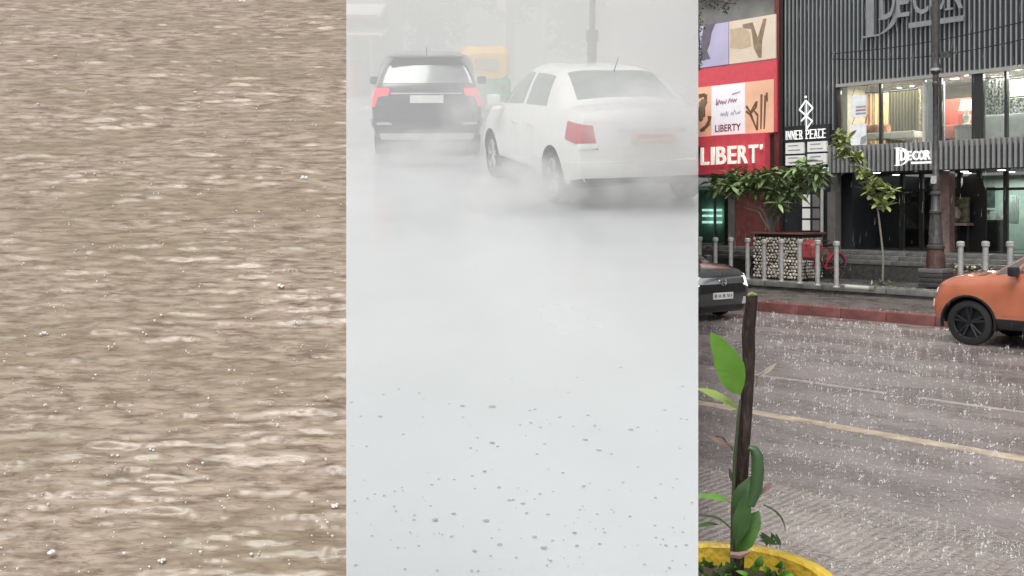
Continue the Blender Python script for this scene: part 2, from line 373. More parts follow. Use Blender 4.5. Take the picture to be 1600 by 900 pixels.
def car_grid(net, bulge=.05):
    st = [[(p[0][0], 0, p[0][2])] + [tuple(q) for q in p] for p in net]
    def capst(p, mults, sgn):
        return [[(x + sgn * bulge * (1 - mu * mu) * (0 < k < 6), y * mu, z) for k, (x, y, z) in enumerate(p)] for mu in mults]
    st = capst(st[0], (0, .55, .90), -1) + st + capst(st[-1], (.90, .55, 0), 1)
    A = np.array(st)                                    # station, row, xyz
    mir = np.array((1, -1, 1))
    def interp(P, caps):
        out = []
        n = len(P)
        for i in range(n - 1):
            p0 = P[i - 1] if i else P[1] * mir; p1, p2 = P[i], P[i + 1]; p3 = P[i + 2] if i + 2 < n else P[n - 2] * mir
            bl_ = 1 if (i < caps or i >= n - 1 - caps) else .65
            for a in range(NS):
                t = a / NS
                cr_ = .5 * (2 * p1 + (p2 - p0) * t + (2 * p0 - 5 * p1 + 4 * p2 - p3) * t * t + (3 * p1 - p0 - 3 * p2 + p3) * t ** 3)
                out.append(bl_ * cr_ + (1 - bl_) * (p1 * (1 - t) + p2 * t))
        out.append(P[-1]); return np.array(out)
    G = interp(A, 2); G = interp(G.transpose(1, 0, 2), 1).transpose(1, 0, 2)
    G[..., 1] = np.maximum(G[..., 1], 0)
    G[:, 0, 1] = 0; G[:, -1, 1] = 0; G[0, :, 1] = 0; G[-1, :, 1] = 0
    return G
def gpt(G, s, k):
    s = min(max(s * NS, 0), G.shape[0] - 1.001); k = min(max(k * NS, 0), G.shape[1] - 1.001)
    i, j = int(s), int(k); a, b = s - i, k - j
    return (G[i, j] * (1 - a) + G[i + 1, j] * a) * (1 - b) + (G[i, j + 1] * (1 - a) + G[i + 1, j + 1] * a) * b
def patch(G, s0, s1, k0, k1, off, side=1, nu=8, nv=5, both=False, inner=.012, k0b=None, k1b=None, s0b=None, s1b=None):
    """a panel that follows the body skin; k0b/k1b are the rows at the s1 end, s0b/s1b the stations at the k1 end"""
    k0b = k0 if k0b is None else k0b; k1b = k1 if k1b is None else k1b
    s0b = s0 if s0b is None else s0b; s1b = s1 if s1b is None else s1b
    cu0, cu1, cv1 = both and s0 <= .05, both and s1 >= 14.95, both and k1 >= 5.95
    if cu0: s0 = s0b = 0
    if cu1: s1 = s1b = 15
    if cv1: k1 = k1b = 6
    mb = MB()
    def P(u, v, d):
        ka = k0 + (k0b - k0) * u; kb = k1 + (k1b - k1) * u; k = ka + (kb - ka) * v
        sa = s0 + (s0b - s0) * v; sb = s1 + (s1b - s1) * v; s = sa + (sb - sa) * u
        p = gpt(G, s, k); e = .05
        du = gpt(G, s + e, k) - gpt(G, s - e, k); dv = gpt(G, s, k + e) - gpt(G, s, k - e)
        nn = np.cross(dv, du); L = np.linalg.norm(nn); nn = nn / L if L > 1e-9 else np.array((0, 0, 0))
        ref = p - np.array((0, 0, .7)) ; ref[0] *= .3
        if np.dot(nn, ref) < 0: nn = -nn
        q = p + nn * d
        return q
    sides = (1, -1) if both else (side,)
    for sgn in sides:
        vs, fs = [], []
        for d in (off, -inner):
            for i in range(nu + 1):
                for j in range(nv + 1):
                    q = P(i / nu, j / nv, d); vs.append((q[0], q[1] * sgn, q[2]))
        W_ = nv + 1; N = (nu + 1) * W_
        for i in range(nu):
            for j in range(nv): fs.append((i * W_ + j, (i + 1) * W_ + j, (i + 1) * W_ + j + 1, i * W_ + j + 1))
        for i in range(nu):
            for j in ((0,) if cv1 else (0, nv)): fs.append((i * W_ + j, (i + 1) * W_ + j, N + (i + 1) * W_ + j, N + i * W_ + j))
        for j in range(nv):
            for i in [q_ for q_ in (0, nu) if not (q_ == 0 and cu0) and not (q_ == nu and cu1)]: fs.append((i * W_ + j, i * W_ + j + 1, N + i * W_ + j + 1, N + i * W_ + j))
        if cu0 or cu1 or cv1:                     # centre line lies exactly on the middle of the car
            for q_, (x_, y_, z_) in enumerate(vs):
                i_, j_ = divmod(q_ % N, W_)
                if (cu0 and i_ == 0) or (cu1 and i_ == nu) or (cv1 and j_ == nv): vs[q_] = (x_, 0, z_)
        mb.add(vs, fs)
    mb.weld = True
    return mb
def car_body(G, axles, rw, name, paint, parent):
    ni, nj = G.shape[:2]; mb = MB()
    for sgn in (1, -1):
        mb.add([(x, sgn * y, z) for x, y, z in G.reshape(-1, 3)], [(i * nj + j, (i + 1) * nj + j, (i + 1) * nj + j + 1, i * nj + j + 1) for i in range(ni - 1) for j in range(nj - 1)])
    me = bpy.data.meshes.new(name); me.from_pydata(mb.v, [], mb.f)
    bm = bmesh.new(); bm.from_mesh(me); bmesh.ops.remove_doubles(bm, verts=bm.verts[:], dist=.0015)
    bmesh.ops.dissolve_degenerate(bm, edges=bm.edges[:], dist=.0005)
    bmesh.ops.recalc_face_normals(bm, faces=bm.faces[:]); bm.to_mesh(me); bm.free()
    o = bpy.data.objects.new(name, me); COL.objects.link(o)
    cut = MB()
    for ax in axles:
        for sgn in (1, -1):
            a, b = sorted((sgn * .52, sgn * 1.1)); cut.lathe([(rw + .055, a), (rw + .055, b)], (ax, 0, rw), 36, 'y', True)
    cme = bpy.data.meshes.new('c'); cme.from_pydata(cut.v, [], cut.f); bm = bmesh.new(); bm.from_mesh(cme); bmesh.ops.recalc_face_normals(bm, faces=bm.faces[:]); bm.to_mesh(cme); bm.free()
    c = bpy.data.objects.new('c', cme); COL.objects.link(c)
    md = o.modifiers.new('b', 'BOOLEAN'); md.object = c; md.operation = 'DIFFERENCE'; md.solver = 'EXACT'
    dg = bpy.context.evaluated_depsgraph_get(); m2 = bpy.data.meshes.new_from_object(o.evaluated_get(dg))
    bpy.data.objects.remove(o); bpy.data.objects.remove(c)
    m2.materials.clear(); m2.materials.append(paint); m2.materials.append(RUBBER)
    for p in m2.polygons:
        cc = p.center; p.material_index = 0
        for ax in axles:
            d = math.hypot(cc.x - ax, cc.z - rw)
            if d < rw + .058 and abs(cc.y) < 1.0 and (abs(abs(cc.y) - .52) < .01 or (d > rw + .035 and (Vector((cc.x - ax, 0, cc.z - rw)).dot(p.normal) < -.5 * d))): p.material_index = 1
        if cc.z < .34 and p.normal.z < -.6: p.material_index = 1
    o = link(name, m2, None, parent, True, fixn=False); return o
RUBBER = mat('tyre_rubber', (.022, .022, .024), .62, var=.2, bump=.2, bscale=60)
TRIM = mat('black_trim', (.02, .02, .022), .45)
CHROME = mat('chrome', (.75, .76, .78), .12, 1)
CARGLASS = mat('car_glass', (.16, .18, .18), .10, .35, spec=.7)
PALEGLASS = mat('sky_paled_car_glass', (.40, .43, .41), .22, .3, spec=.8)  # lighter base stands in for spray and sky reflected in the panes
REDLAMP = mat('red_lamp', (.50, .015, .035), .12, coat=.6, emit=.04)
LITLAMP = mat('lit_red_lamp', (.85, .03, .06), .15, coat=.5, emit=.45)
CLEAR = mat('clear_lamp', (.82, .84, .86), .08, coat=1)
ALLOY = mat('alloy', (.55, .56, .58), .3, .9)
DARKALLOY = mat('dark_alloy', (.045, .045, .05), .3, .5)
PLATE = mat('plate_white', (.8, .8, .78), .4)
INK = mat('black_ink', (.02, .02, .02), .5)
def wheel(parent, x, y, r, rimmat, spokes=5):
    s = 1 if y > 0 else -1
    hw = .095
    ty = MB().lathe([(r * .72, -hw), (r * .9, -hw * 1.0), (r * .985, -hw * .8), (r, -hw * .4), (r, hw * .4), (r * .985, hw * .8), (r * .9, hw), (r * .72, hw), (r * .72, -hw)], (x, y, r), 32, 'y').build('tyre', RUBBER, None, True)
    wh = MB().lathe([(r * .715, -hw * .9), (r * .715, hw * .9)], (x, y, r), 28, 'y')
    o = s * hw * .75
    wh.lathe([(.001, y + o * .2), (r * .70, y + o * .2)], (x, 0, r), 24, 'y')
    for k in range(spokes):
        for d in (-.16, .16):
            a = 2 * math.pi * k / spokes + .3; b = a + d
            p0 = Vector((x + .03 * math.cos(a), y + o * .95, r + .03 * math.sin(a))); p1 = Vector((x + r * .70 * math.cos(b), y + o, r + r * .70 * math.sin(b)))
            wh.tube([p0, p1], [.022, .018], 5)
    wh.lathe([(.001, y + o * 1.06), (.05, y + o * 1.06), (.055, y + o * .6)], (x, 0, r), 14, 'y')
    wh.lathe([(r * .67, y + o * 1.0), (r * .72, y + o * 1.1), (r * .735, y + o * .9)], (x, 0, r), 28, 'y')
    w_ = thing_part('wheel', parent)
    for ob in (ty,):
        ob.parent = w_; ob.matrix_local = Matrix.Identity(4); BAY[ob.name] = BAY[parent.name]; ORG[ob.name] = (0, 0, 0)
    wh.build('rim', rimmat, w_, True)
def thing_part(name, parent):
    o = bpy.data.objects.new(name, None); COL.objects.link(o); o.parent = parent; o.empty_display_size = .1
    BAY[o.name] = BAY[parent.name]; ORG[o.name] = (0, 0, 0); return o
def car(name, label, bay, x, y, heading, net, paint, rw, axles, rimmat, suv, z=0, pane=None):
    CARGLASS = pane or MATS['car_glass']
    t = thing(name, label, 'car', (x, y, z), bay, None, heading)
    t.matrix_world = BAYM[bay] @ T((x, y, z)) @ Matrix.Rotation(heading, 4, 'Z'); ORG[t.name] = (0, 0, 0)
    G = car_grid(net); bo = car_body(G, axles, rw, 'body', paint, t)
    # stations: 0..2 rear cap, 3 rear outline, 4.. ; rows 0..6
    q = 3
    C, D, E, Fs, Gs = q + 2, q + 3, q + 4, q + 5, q + 6
    for sgn in (1, -1):
        patch(G, D + .10, E - .10, 4.14, 4.88, .006, sgn).build('window', CARGLASS, t, True)
        patch(G, E + .08, Fs - .02, 4.14, 4.88, .006, sgn).build('window', CARGLASS, t, True)
        patch(G, Fs + .12, Fs + .62, 4.16, 4.84, .006, sgn, k1b=4.5).build('window', CARGLASS, t, True)
        if suv: patch(G, C - .35, D - .12, 4.16, 4.85, .006, sgn, s0b=C + .1).build('window', CARGLASS, t, True)
        for a, b in ((D + .04 + (.25 if not suv else .1), E - .02), (E + .02, Fs + .25)):
            d = patch(G, a, b, 1.9, 4.05, .004, sgn, nu=12, nv=10).build('door', paint, t, True)
            p = gpt(G, a + .22, 3.45)
            MB().box(p[0] - .10, p[0] + .10, sgn * (p[1] + .004) - .018, sgn * (p[1] + .004) + .018, p[2] - .015, p[2] + .012, .008).build('handle', TRIM if suv else paint, d, True)
        m_ = gpt(G, Fs + .25, 4.05)
        hx, hz = m_[0] - (.18 if suv else .05), m_[2] + .07
        mi = MB().box(hx - .06, hx + .07, sgn * .88 - .0 if sgn > 0 else sgn * .88 - .16, sgn * .88 + .16 if sgn > 0 else sgn * .88, hz - .06, hz + .08, .035)
        mi.tube([(hx, sgn * .80, hz - .06), (hx, sgn * .92, hz - .03)], .022, 6)
        mi.build('mirror', TRIM if suv else paint, t, True)
        patch(G, D + .35 if not suv else C + .4, Fs + .5, 1.0, 1.7, .012, sgn, nu=14).build('sill', TRIM, t, True)
    patch(G, Fs + .08, Gs - .12, 5.12, 5.99, .006, 1, nu=10, nv=8, both=True).build('windshield', CARGLASS, t, True)
    if suv: patch(G, .04, 2.35, 4.2, 4.86, .008, 1, nu=10, nv=8, both=True).build('rear_window', CARGLASS, t, True)
    else: patch(G, C + .12, D - .06, 5.14, 5.99, .006, 1, nu=10, nv=8, both=True).build('rear_window', CARGLASS, t, True)
    for ax in axles:
        for sgn in (1, -1): wheel(t, ax, sgn * .755, rw, rimmat)
    return t, G
WHITEPAINT = mat('white_car_paint', (.80, .80, .78), .25, coat=.7, var=.03)
BLACKPAINT = mat('black_car_paint', (.008, .016, .028), .2, coat=.8, var=.05)
ORANGE = mat('orange_car_paint', (.60, .20, .11), .25, .15, coat=1, var=.10, scale=3)

def plate_text(parent, s, M_, w_, h_):
    st = w_ / len(s)
    for i, ch in enumerate(s):
        if ch == ' ': continue
        me = text_mesh(ch, h_, .004, .012, st * (.35 if ch in '1I' else .72)); me.materials.clear(); me.materials.append(INK)
        o = bpy.data.objects.new('plate_character', me); COL.objects.link(o); o.parent = parent; o.matrix_local = M_ @ T((st * i, 0, 0))
        BAY[o.name] = BAY[parent.name]; ORG[o.name] = (0, 0, 0)

# white saloon
RW = .30
px_, py_ = sp('M', 872, 318)
phi = R(17); hd = R(90) + phi
wx, wy = -1.28, .78
ox = px_ - (wx * math.cos(hd) - wy * math.sin(hd)); oy = py_ - (wx * math.sin(hd) + wy * math.cos(hd))
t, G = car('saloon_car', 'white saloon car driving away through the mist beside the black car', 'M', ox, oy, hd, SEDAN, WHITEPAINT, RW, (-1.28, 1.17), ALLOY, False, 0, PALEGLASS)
for sgn in (1, -1):
    l_ = patch(G, 1.45, 4.0, 2.85, 3.75, .010, sgn, nu=16, nv=8, k0b=3.2, k1b=3.85, s0b=1.75).build('tail_lamp', REDLAMP, t, True)
    patch(G, 1.5, 3.0, 2.9, 3.1, .013, sgn, nu=8, nv=3).build('reverse_lens', CLEAR, l_, True)
patch(G, .02, .85, 3.5, 3.6, .012, 1, nu=10, nv=3, both=True).build('boot_trim', ALLOY, t, True)
patch(G, .02, 2.7, 3.9, 4.25, .004, 1, nu=10, nv=3, both=True).build('boot_lip', WHITEPAINT, t, True)
patch(G, .02, 3.6, 1.5, 2.35, .016, 1, nu=16, nv=5, both=True).build('bumper', WHITEPAINT, t, True)
patch(G, .02, 2.3, 1.05, 1.45, .02, 1, nu=10, nv=3, both=True).build('lower_bumper', TRIM, t, True)
pl = MB().box(-2.07, -2.045, -.25, .25, .74, .85).build('number_plate', mat('plate_amber', (.75, .55, .4), .4), t)
MB().box(-2.073, -2.069, -.2, .2, .775, .815).build('plate_print', mat('plate_red', (.6, .2, .15), .5), pl)
MB().tube([(-.95, 0, 1.44), (-1.08, 0, 1.60)], [.006, .003], 6).build('aerial', TRIM, t)
MB().box(-1.995, -1.98, -.36, -.12, .86, .90).build('badge', CHROME, t)

# dark SUV
bx_, by_ = sp('M', 668, 246)
hd2 = R(90) + R(4)
ox, oy = bx_ + 1.9 * math.cos(hd2), by_ + 1.9 * math.sin(hd2)
t, G = car('hatchback_car', 'black hatchback car seen from behind with a lit red left tail lamp', 'M', bx_ + 1.95 * math.cos(hd2), by_ + 1.95 * math.sin(hd2), hd2, SUV, BLACKPAINT, .33, (-1.27, 1.27), ALLOY, True)
for sgn in (1, -1):
    l_ = patch(G, 1.45, 3.35, 3.62, 4.0, .012, sgn, nu=14, nv=4, k0b=3.4).build('tail_lamp', LITLAMP, t, True)
    patch(G, 2.45, 3.15, 3.0, 3.6, .012, sgn, nu=6, nv=4, s0b=2.1).build('lamp_tail', LITLAMP, l_, True)
    MB().box(-2.035, -2.0, sgn * .62 - .16, sgn * .62 + .16, .52, .56, .01).build('bumper_trim', CHROME, t, True)
patch(G, .02, 2.1, 1.1, 1.6, .02, 1, nu=14, nv=4, both=True).build('skid_plate', mat('silver_plastic', (.62, .64, .65), .4), t, True)
patch(G, .02, 3.6, 2.0, 2.35, .03, 1, nu=14, nv=3, both=True).build('bumper', BLACKPAINT, t, True)
pl = MB().box(-2.075, -2.045, -.26, .26, .86, .98).build('number_plate', PLATE, t)
MB().box(-2.08, -2.045, -.55, .55, .995, 1.02, .008).build('tailgate_trim', CHROME, t, True)
MB().box(-1.80, -1.50, -.58, .58, 1.545, 1.575, .012).build('spoiler', BLACKPAINT, t, True)
MB().tube([(-1.3, 0, 1.6), (-1.42, 0, 1.72)], [.012, .005], 6).build('aerial', TRIM, t)

# auto rickshaw
YELLOW = mat('auto_yellow', (.85, .52, .09), .45); GREEN = mat('auto_green', (.05, .30, .12), .4)
ax_, ay_ = spd(756, 28), 28.0
t = thing('auto_rickshaw', 'yellow and green auto rickshaw half hidden behind the black hatchback', 'rickshaw', (ax_, ay_, 0), 'M', None, R(95))
def loft(secs):       # list of (x, [(y,z)...]) closed rings
    mb = MB(); n = len(secs[0][1]); vs = [(x, y, z) for x, r in secs for y, z in r]; fs = []
    for i in range(len(secs) - 1):
        for a in range(n): fs.append((i * n + a, i * n + (a + 1) % n, (i + 1) * n + (a + 1) % n, (i + 1) * n + a))
    fs.append(tuple(range(n))); fs.append(tuple((len(secs) - 1) * n + a for a in range(n)))
    return mb.add(vs, fs)
def rr(w_, z0, z1, r=.15, n=5):
    o = []
    for cx, cz, a0 in ((w_ - r, z1 - r, 0), (-w_ + r, z1 - r, 90), (-w_ + r, z0 + r, 180), (w_ - r, z0 + r, 270)):
        for k in range(n): a = R(a0 + 90 * k / (n - 1)); o.append((cx + r * math.cos(a), cz + r * math.sin(a)))
    return o
loft([(-1.25, rr(.55, .3, .85)), (-1.1, rr(.64, .25, .95)), (-.3, rr(.65, .22, .95)), (.5, rr(.6, .22, .62)), (1.0, rr(.3, .3, .8)), (1.25, rr(.16, .35, .75, .1))]).build('body', GREEN, t, True)
loft([(-1.18, rr(.52, .9, 1.55, .2)), (-1.0, rr(.62, .9, 1.72, .2)), (.2, rr(.62, 1.45, 1.75, .14)), (.75, rr(.55, 1.45, 1.68, .1)), (.85, rr(.5, 1.3, 1.6, .12))]).build('canopy', YELLOW, t, True)
MB().box(-1.225, -1.19, -.3, .3, 1.15, 1.42, .01).build('rear_window', mat('auto_rear_sheet', (.45, .42, .3), .4), t)
MB().add([(.86, -.48, .8), (.86, .48, .8), (.74, .5, 1.5), (.74, -.5, 1.5)], [(0, 1, 2, 3)]).build('windshield', glass('auto_glass'), t)
for x, y in ((-.75, .55), (-.75, -.55), (1.05, 0)): wheel(t, x, y, .21, ALLOY, 4)
for s in (1, -1): MB().box(-1.27, -1.24, s * .42 - .06, s * .42 + .06, .62, .74, .01).build('tail_lamp', REDLAMP, t)

# ----------------------------------------------------------------- what stands in the mist behind
LEAF_M = mat('mist_leaves', (.07, .11, .05), .6, var=.4, scale=2)
BARK = mat('bark', (.10, .08, .06), .85, bump=.6, bscale=20)
def leafy(name, label, bay, org, th, cr, n, group=None, lf=.35, m=None, zc=None, seed=1, squash=.8):
    rs = random.Random(seed); t = thing(name, label, 'tree', org, bay, group)
    x0, y0, z0 = org
    zc = zc or th
    tr = MB().tube([(x0, y0, z0 - .2), (x0 + .1, y0, z0 + th * .5), (x0 - .05, y0 + .1, z0 + th)], [th * .05, th * .04, th * .03], 8)
    cl = []
    for k in range(9):
        a = rs.uniform(0, 6.28); d = cr * rs.uniform(.3, .8); p = Vector((x0 + d * math.cos(a), y0 + d * math.sin(a), z0 + zc + rs.uniform(-.4, .9) * cr * squash)); cl.append((p, cr * rs.uniform(.35, .6)))
        tr.tube([(x0, y0, z0 + th * .8), (Vector((x0, y0, z0 + th)) + p) / 2, p], [th * .025, th * .016, th * .006], 6)
    tr.build('trunk', BARK, t, True)
    mb = MB()
    for k in range(n):
        p, r = cl[k % len(cl)]
        v = Vector((rs.gauss(0, 1), rs.gauss(0, 1), rs.gauss(0, 1))).normalized() * r * (rs.random() ** .4)
        q = p + v; a = Vector((rs.gauss(0, 1), rs.gauss(0, 1), rs.gauss(0, .5))).normalized(); b = a.orthogonal().normalized()
        L = lf * rs.uniform(.6, 1.3)
        mb.add([q - a * L, q + b * L * .45 + Vector((0, 0, .1 * L)), q + a * L, q - b * L * .45], [(0, 1, 2, 3)])
    mb.build('crown', m or LEAF_M, t)
    return t
for i, (px, y, th, cr, lab) in enumerate(((655, 50, 5.4, 4.2, 'tall misty tree rising behind the black hatchback'), (795, 56, 6, 4.6, 'faint broad tree in the mist above the rickshaw'),
        (600, 62, 6.5, 4.6, 'faint tree behind the striped awning'), (900, 64, 5.6, 4.4, 'faint tree between the two posts in the mist'), (1050, 74, 7, 5, 'faintest tree behind the beige block'), (720, 72, 9, 6, 'farthest broad crown in the middle of the mist'))):
    leafy('mist_tree', lab, 'M', (spd(px, y), y, 0), th, cr, 2600, 'trees in the mist', .34, None, th * .75, i + 1, 1.1)
# left: roadside shop with awnings
y = 36; zf = lambda py: spz(py, y); xf = lambda px: spd(px, y)
t = thing('roadside_shop', 'pale roadside shop with two white awnings at the edge of the mist', 'building', (xf(560), y, 0), 'M')
MB().box(xf(470), xf(602), y + 1.0, y + 6, -.5, zf(-60)).build('wall', mat('shop_wall_grey', (.36, .33, .30), .8), t)
for k, (a, b, c, d) in enumerate(((470, 600, 22, 4), (470, 602, 52, 40))):
    MB().add([(xf(a), y - 1, zf(c)), (xf(b), y - 1, zf(c)), (xf(b), y + 1, zf(d)), (xf(a), y + 1, zf(d)), (xf(a), y - 1, zf(c) - .12), (xf(b), y - 1, zf(c) - .12), (xf(b), y + 1, zf(d) - .12), (xf(a), y + 1, zf(d) - .12)],
        [(0, 1, 2, 3), (7, 6, 5, 4), (0, 4, 5, 1), (1, 5, 6, 2), (2, 6, 7, 3), (3, 7, 4, 0)]).build('awning', mat('awning_white', (.78, .74, .70), .7), t)
    a0 = MB()
    MB().box(xf(470), xf(b - 4), y - 1.02, y - .95, zf(c + 3), zf(c) - .13).build('valance', mat('awning_red', (.6, .2, .15), .7), t)
for px in (552, 585): MB().tube([(xf(px), y - .9, -.2), (xf(px), y - .9, zf(54))], .05, 8).build('post', ALLOY, t)
MB().box(xf(530), xf(558), y - .4, y + .9, 0, zf(95)).build('counter', mat('counter_red', (.55, .22, .15), .7), t)
# right: pale block
y = 50
t = thing('beige_block', 'pale beige block with flat roof fading in the mist behind the white saloon', 'building', (xf(1015), y, 0), 'M')
MB().box(xf(955), xf(1066), y, y + 12, -1, zf(12)).build('wall', mat('beige_plaster', (.62, .55, .46), .85), t)
MB().box(xf(945), xf(1072), y - .5, y + 12.5, zf(12), zf(2)).build('roof', mat('roof_slab', (.7, .66, .6), .8), t)
for a in (970, 1003, 1036):
    w_ = MB().box(xf(a), xf(a + 20), y - .05, y + .1, zf(78), zf(38)).build('window', mat('dull_pane', (.25, .26, .26), .2), t)
    MB().box(xf(a) - .08, xf(a + 20) + .08, y - .12, y - .051, zf(82), zf(78)).build('sill', mat('roof_slab', (.7, .66, .6), .8), w_)
def lamp_m(px, y, r, lab, m, coll=True):
    x = spd(px, y); t = thing('street_post', lab, 'post', (x, y, 0), 'M', 'posts in the mist')
    MB().tube([(x, y, -.1), (x, y, 9.5)], [r, r * .8], 10).build('pole', m, t, True)
    if coll:
        z = spz(50, y); MB().tube([(x, y, z - .25), (x, y, z + .05)], [r * 1.9, r * 1.9], 10).build('collar', m, t, True)
        MB().tube([(x, y, -.1), (x, y, z - .26)], r * 1.5, 10).build('base', m, t, True)
    MB().tube([(x, y, 9.4), (x - .3, y - .3, 9.9), (x - 1.4, y - .8, 10)], .06, 6).build('arm', m, t, True)
lamp_m(925, 27, .085, 'dark lamp post with a thick base rising behind the white saloon', mat('post_iron', (.10, .09, .08), .5))
lamp_m(850, 44, .13, 'pale thin post left of the dark lamp post in the mist', mat('post_pale', (.55, .55, .52), .6), False)
x = spd(783, 40); t = thing('hanging_board', 'small white board on a post high above the rickshaw', 'sign', (x, 40, 0), 'M')
MB().tube([(x, 40.1, -.1), (x, 40.1, spz(-30, 40))], .06, 8).build('post', mat('post_pale', (.5, .5, .5)), t, True)
MB().box(x - .18, x + .18, 39.95, 40.02, spz(16, 40), spz(-20, 40)).build('board', PLATE, t)
# haze: closed wedge filling the middle stretch
b0, b1 = 2.2, 175
def hp(k, Y, z): return (k * Y, Y, z)
zb0, zb1, zt0, zt1 = -1.6, -8, 4, 60
mb = MB().add([hp(-.8, b0, zb0), hp(K2, b0, zb0), hp(K2, b1, zb1), hp(-.8, b1, zb1), hp(-.8, b0, zt0), hp(K2, b0, zt0), hp(K2, b1, zt1), hp(-.8, b1, zt1)],
    [(0, 3, 2, 1), (4, 5, 6, 7), (0, 1, 5, 4), (1, 2, 6, 5), (2, 3, 7, 6), (3, 0, 4, 7)])
HAZE = mb.build('haze', volume('haze_air', .05, (.985, .985, .97)), None, False, 'W', 'stuff'); tag(HAZE, 'white mist hanging over the flooded road', 'haze')
def plume(px, py, z, sx, sy, sz, dens, seed, lab):
    x, y = sp('M', px, py)
    bm = bmesh.new(); bmesh.ops.create_icosphere(bm, subdivisions=3, radius=1); me = bpy.data.meshes.new('spray'); bm.to_mesh(me); bm.free()
    me.materials.append(volume('spray_%d' % seed, dens, noise=1.6))
    o = bpy.data.objects.new('spray', me); COL.objects.link(o); o.matrix_world = MM @ T((x, y, z)) @ Matrix.Diagonal((sx, sy, sz, 1)); o['kind'] = 'stuff'
    tag(o, lab, 'spray'); BAY[o.name] = 'M'
plume(990, 322, .30, .8, .9, .48, 5.0, 1, 'white spray thrown up behind the saloon bumper')
plume(815, 330, .25, .75, 1.1, .42, 4.0, 2, 'white spray along the near side of the saloon')
plume(1015, 335, 1.02, .95, .9, .5, 3.6, 3, 'thin spray drifting over the saloon boot')
plume(665, 258, .22, 1.1, .9, .42, 2.6, 4, 'white spray behind the wheels of the hatchback')
plume(1030, 150, 2.2, 2.6, 3.0, 2.0, .5, 6, 'broad bright drift of spray beyond the saloon')
plume(735, 262, .9, .55, .7, .6, 1.6, 5, 'thin spray drifting between the hatchback and the saloon')

# ================================================================= RIGHT STRETCH: the shopping street
ZP, ZF = .37, 1.0
WK, WB, WS, WF = 17.24, 20.3, 22.9, 24.0
U0, U1 = -40.0, 14.0
# ground that carries everything, far out to the horizon
MB().box(-1500, 1500, -300, 1500, -.4, -.25).build('ground', mat('far_ground', (.16, .15, .13), .8), None, False, 'W', 'structure')
# road surface
def wet_road(name, base, vary, groove=None):
    m = bpy.data.materials.new(name); m.use_nodes = True; n = m.node_tree.nodes; l = m.node_tree.links; b = n['Principled BSDF']
    tc = n.new('ShaderNodeTexCoord'); mp = n.new('ShaderNodeMapping'); l.new(tc.outputs['Object'], mp.inputs[0]); mp.inputs['Scale'].default_value = (.6, 1.3, 1)
    a = n.new('ShaderNodeTexNoise'); a.inputs['Scale'].default_value = .9; a.inputs['Detail'].default_value = 8; a.inputs['Roughness'].default_value = .65; l.new(mp.outputs[0], a.inputs['Vector'])
    f = n.new('ShaderNodeTexNoise'); f.inputs['Scale'].default_value = 34; f.inputs['Detail'].default_value = 3; l.new(tc.outputs['Object'], f.inputs['Vector'])
    ad = n.new('ShaderNodeMath'); ad.operation = 'MULTIPLY_ADD'; ad.inputs[1].default_value = .45; l.new(f.outputs[0], ad.inputs[0]); l.new(a.outputs[0], ad.inputs[2])
    cr = n.new('ShaderNodeValToRGB'); e = cr.color_ramp.elements; e[0].position = .5; e[1].position = .95
    e[0].color = tuple(c * (1 - vary) for c in base) + (1,); e[1].color = tuple(c * (1 + vary) for c in base) + (1,)
    l.new(ad.outputs[0], cr.inputs[0]); l.new(cr.outputs[0], b.inputs['Base Color'])
    r = n.new('ShaderNodeMapRange'); r.inputs['From Min'].default_value = .4; r.inputs['From Max'].default_value = .62; r.inputs['To Min'].default_value = .12; r.inputs['To Max'].default_value = .5
    l.new(a.outputs[0], r.inputs[0]); l.new(r.outputs[0], b.inputs['Roughness'])
    bp = n.new('ShaderNodeBump'); bp.inputs['Strength'].default_value = .8; bp.inputs['Distance'].default_value = .02
    g_ = n.new('ShaderNodeTexNoise'); g_.inputs['Scale'].default_value = 7; g_.inputs['Detail'].default_value = 5; g_.inputs['Roughness'].default_value = .7; l.new(tc.outputs['Object'], g_.inputs['Vector'])
    sm = n.new('ShaderNodeMath'); sm.operation = 'MULTIPLY_ADD'; sm.inputs[1].default_value = 2.2; l.new(g_.outputs[0], sm.inputs[0]); l.new(f.outputs[0], sm.inputs[2])
    l.new(sm.outputs[0], bp.inputs['Height'])
    if groove is not None:
        wv = n.new('ShaderNodeTexWave'); wv.bands_direction = 'Y'; wv.inputs['Scale'].default_value = 5.0; wv.inputs['Distortion'].default_value = 1.6; wv.inputs['Detail'].default_value = 3; wv.inputs['Detail Scale'].default_value = 2
        m3 = n.new('ShaderNodeMapping'); m3.inputs['Rotation'].default_value = (0, 0, -groove); l.new(tc.outputs['Object'], m3.inputs[0]); l.new(m3.outputs[0], wv.inputs['Vector'])
        b2 = n.new('ShaderNodeBump'); b2.inputs['Strength'].default_value = .55; b2.inputs['Distance'].default_value = .012; l.new(wv.outputs['Fac'], b2.inputs['Height']); l.new(b2.outputs[0], bp.inputs['Normal'])
    l.new(bp.outputs[0], b.inputs['Normal']); l.new(bp.outputs[0], b.inputs['Coat Normal'])
    b.inputs['Coat Weight'].default_value = .7; b.inputs['Coat Roughness'].default_value = .16; return m
ROAD = wet_road('wet_road', (.285, .25, .238), .48)
GA, GB_ = RG(1360, 875, 0), RG(1490, 800, 0)
APRON = wet_road('brushed_concrete', (.40, .35, .32), .35, math.atan2(GB_[1] - GA[1], GB_[0] - GA[0]))
WE = RG(1455, 815, 0)[1]                       # joint between carriageway and concrete apron
MB().box(U0, U1, 2.5, WE, -.1, .012).build('concrete_apron', APRON, None, False, 'R', 'structure')
MB().box(U0, U1, WE, WK + .12, -.1, 0).build('road', ROAD, None, False, 'R', 'structure')
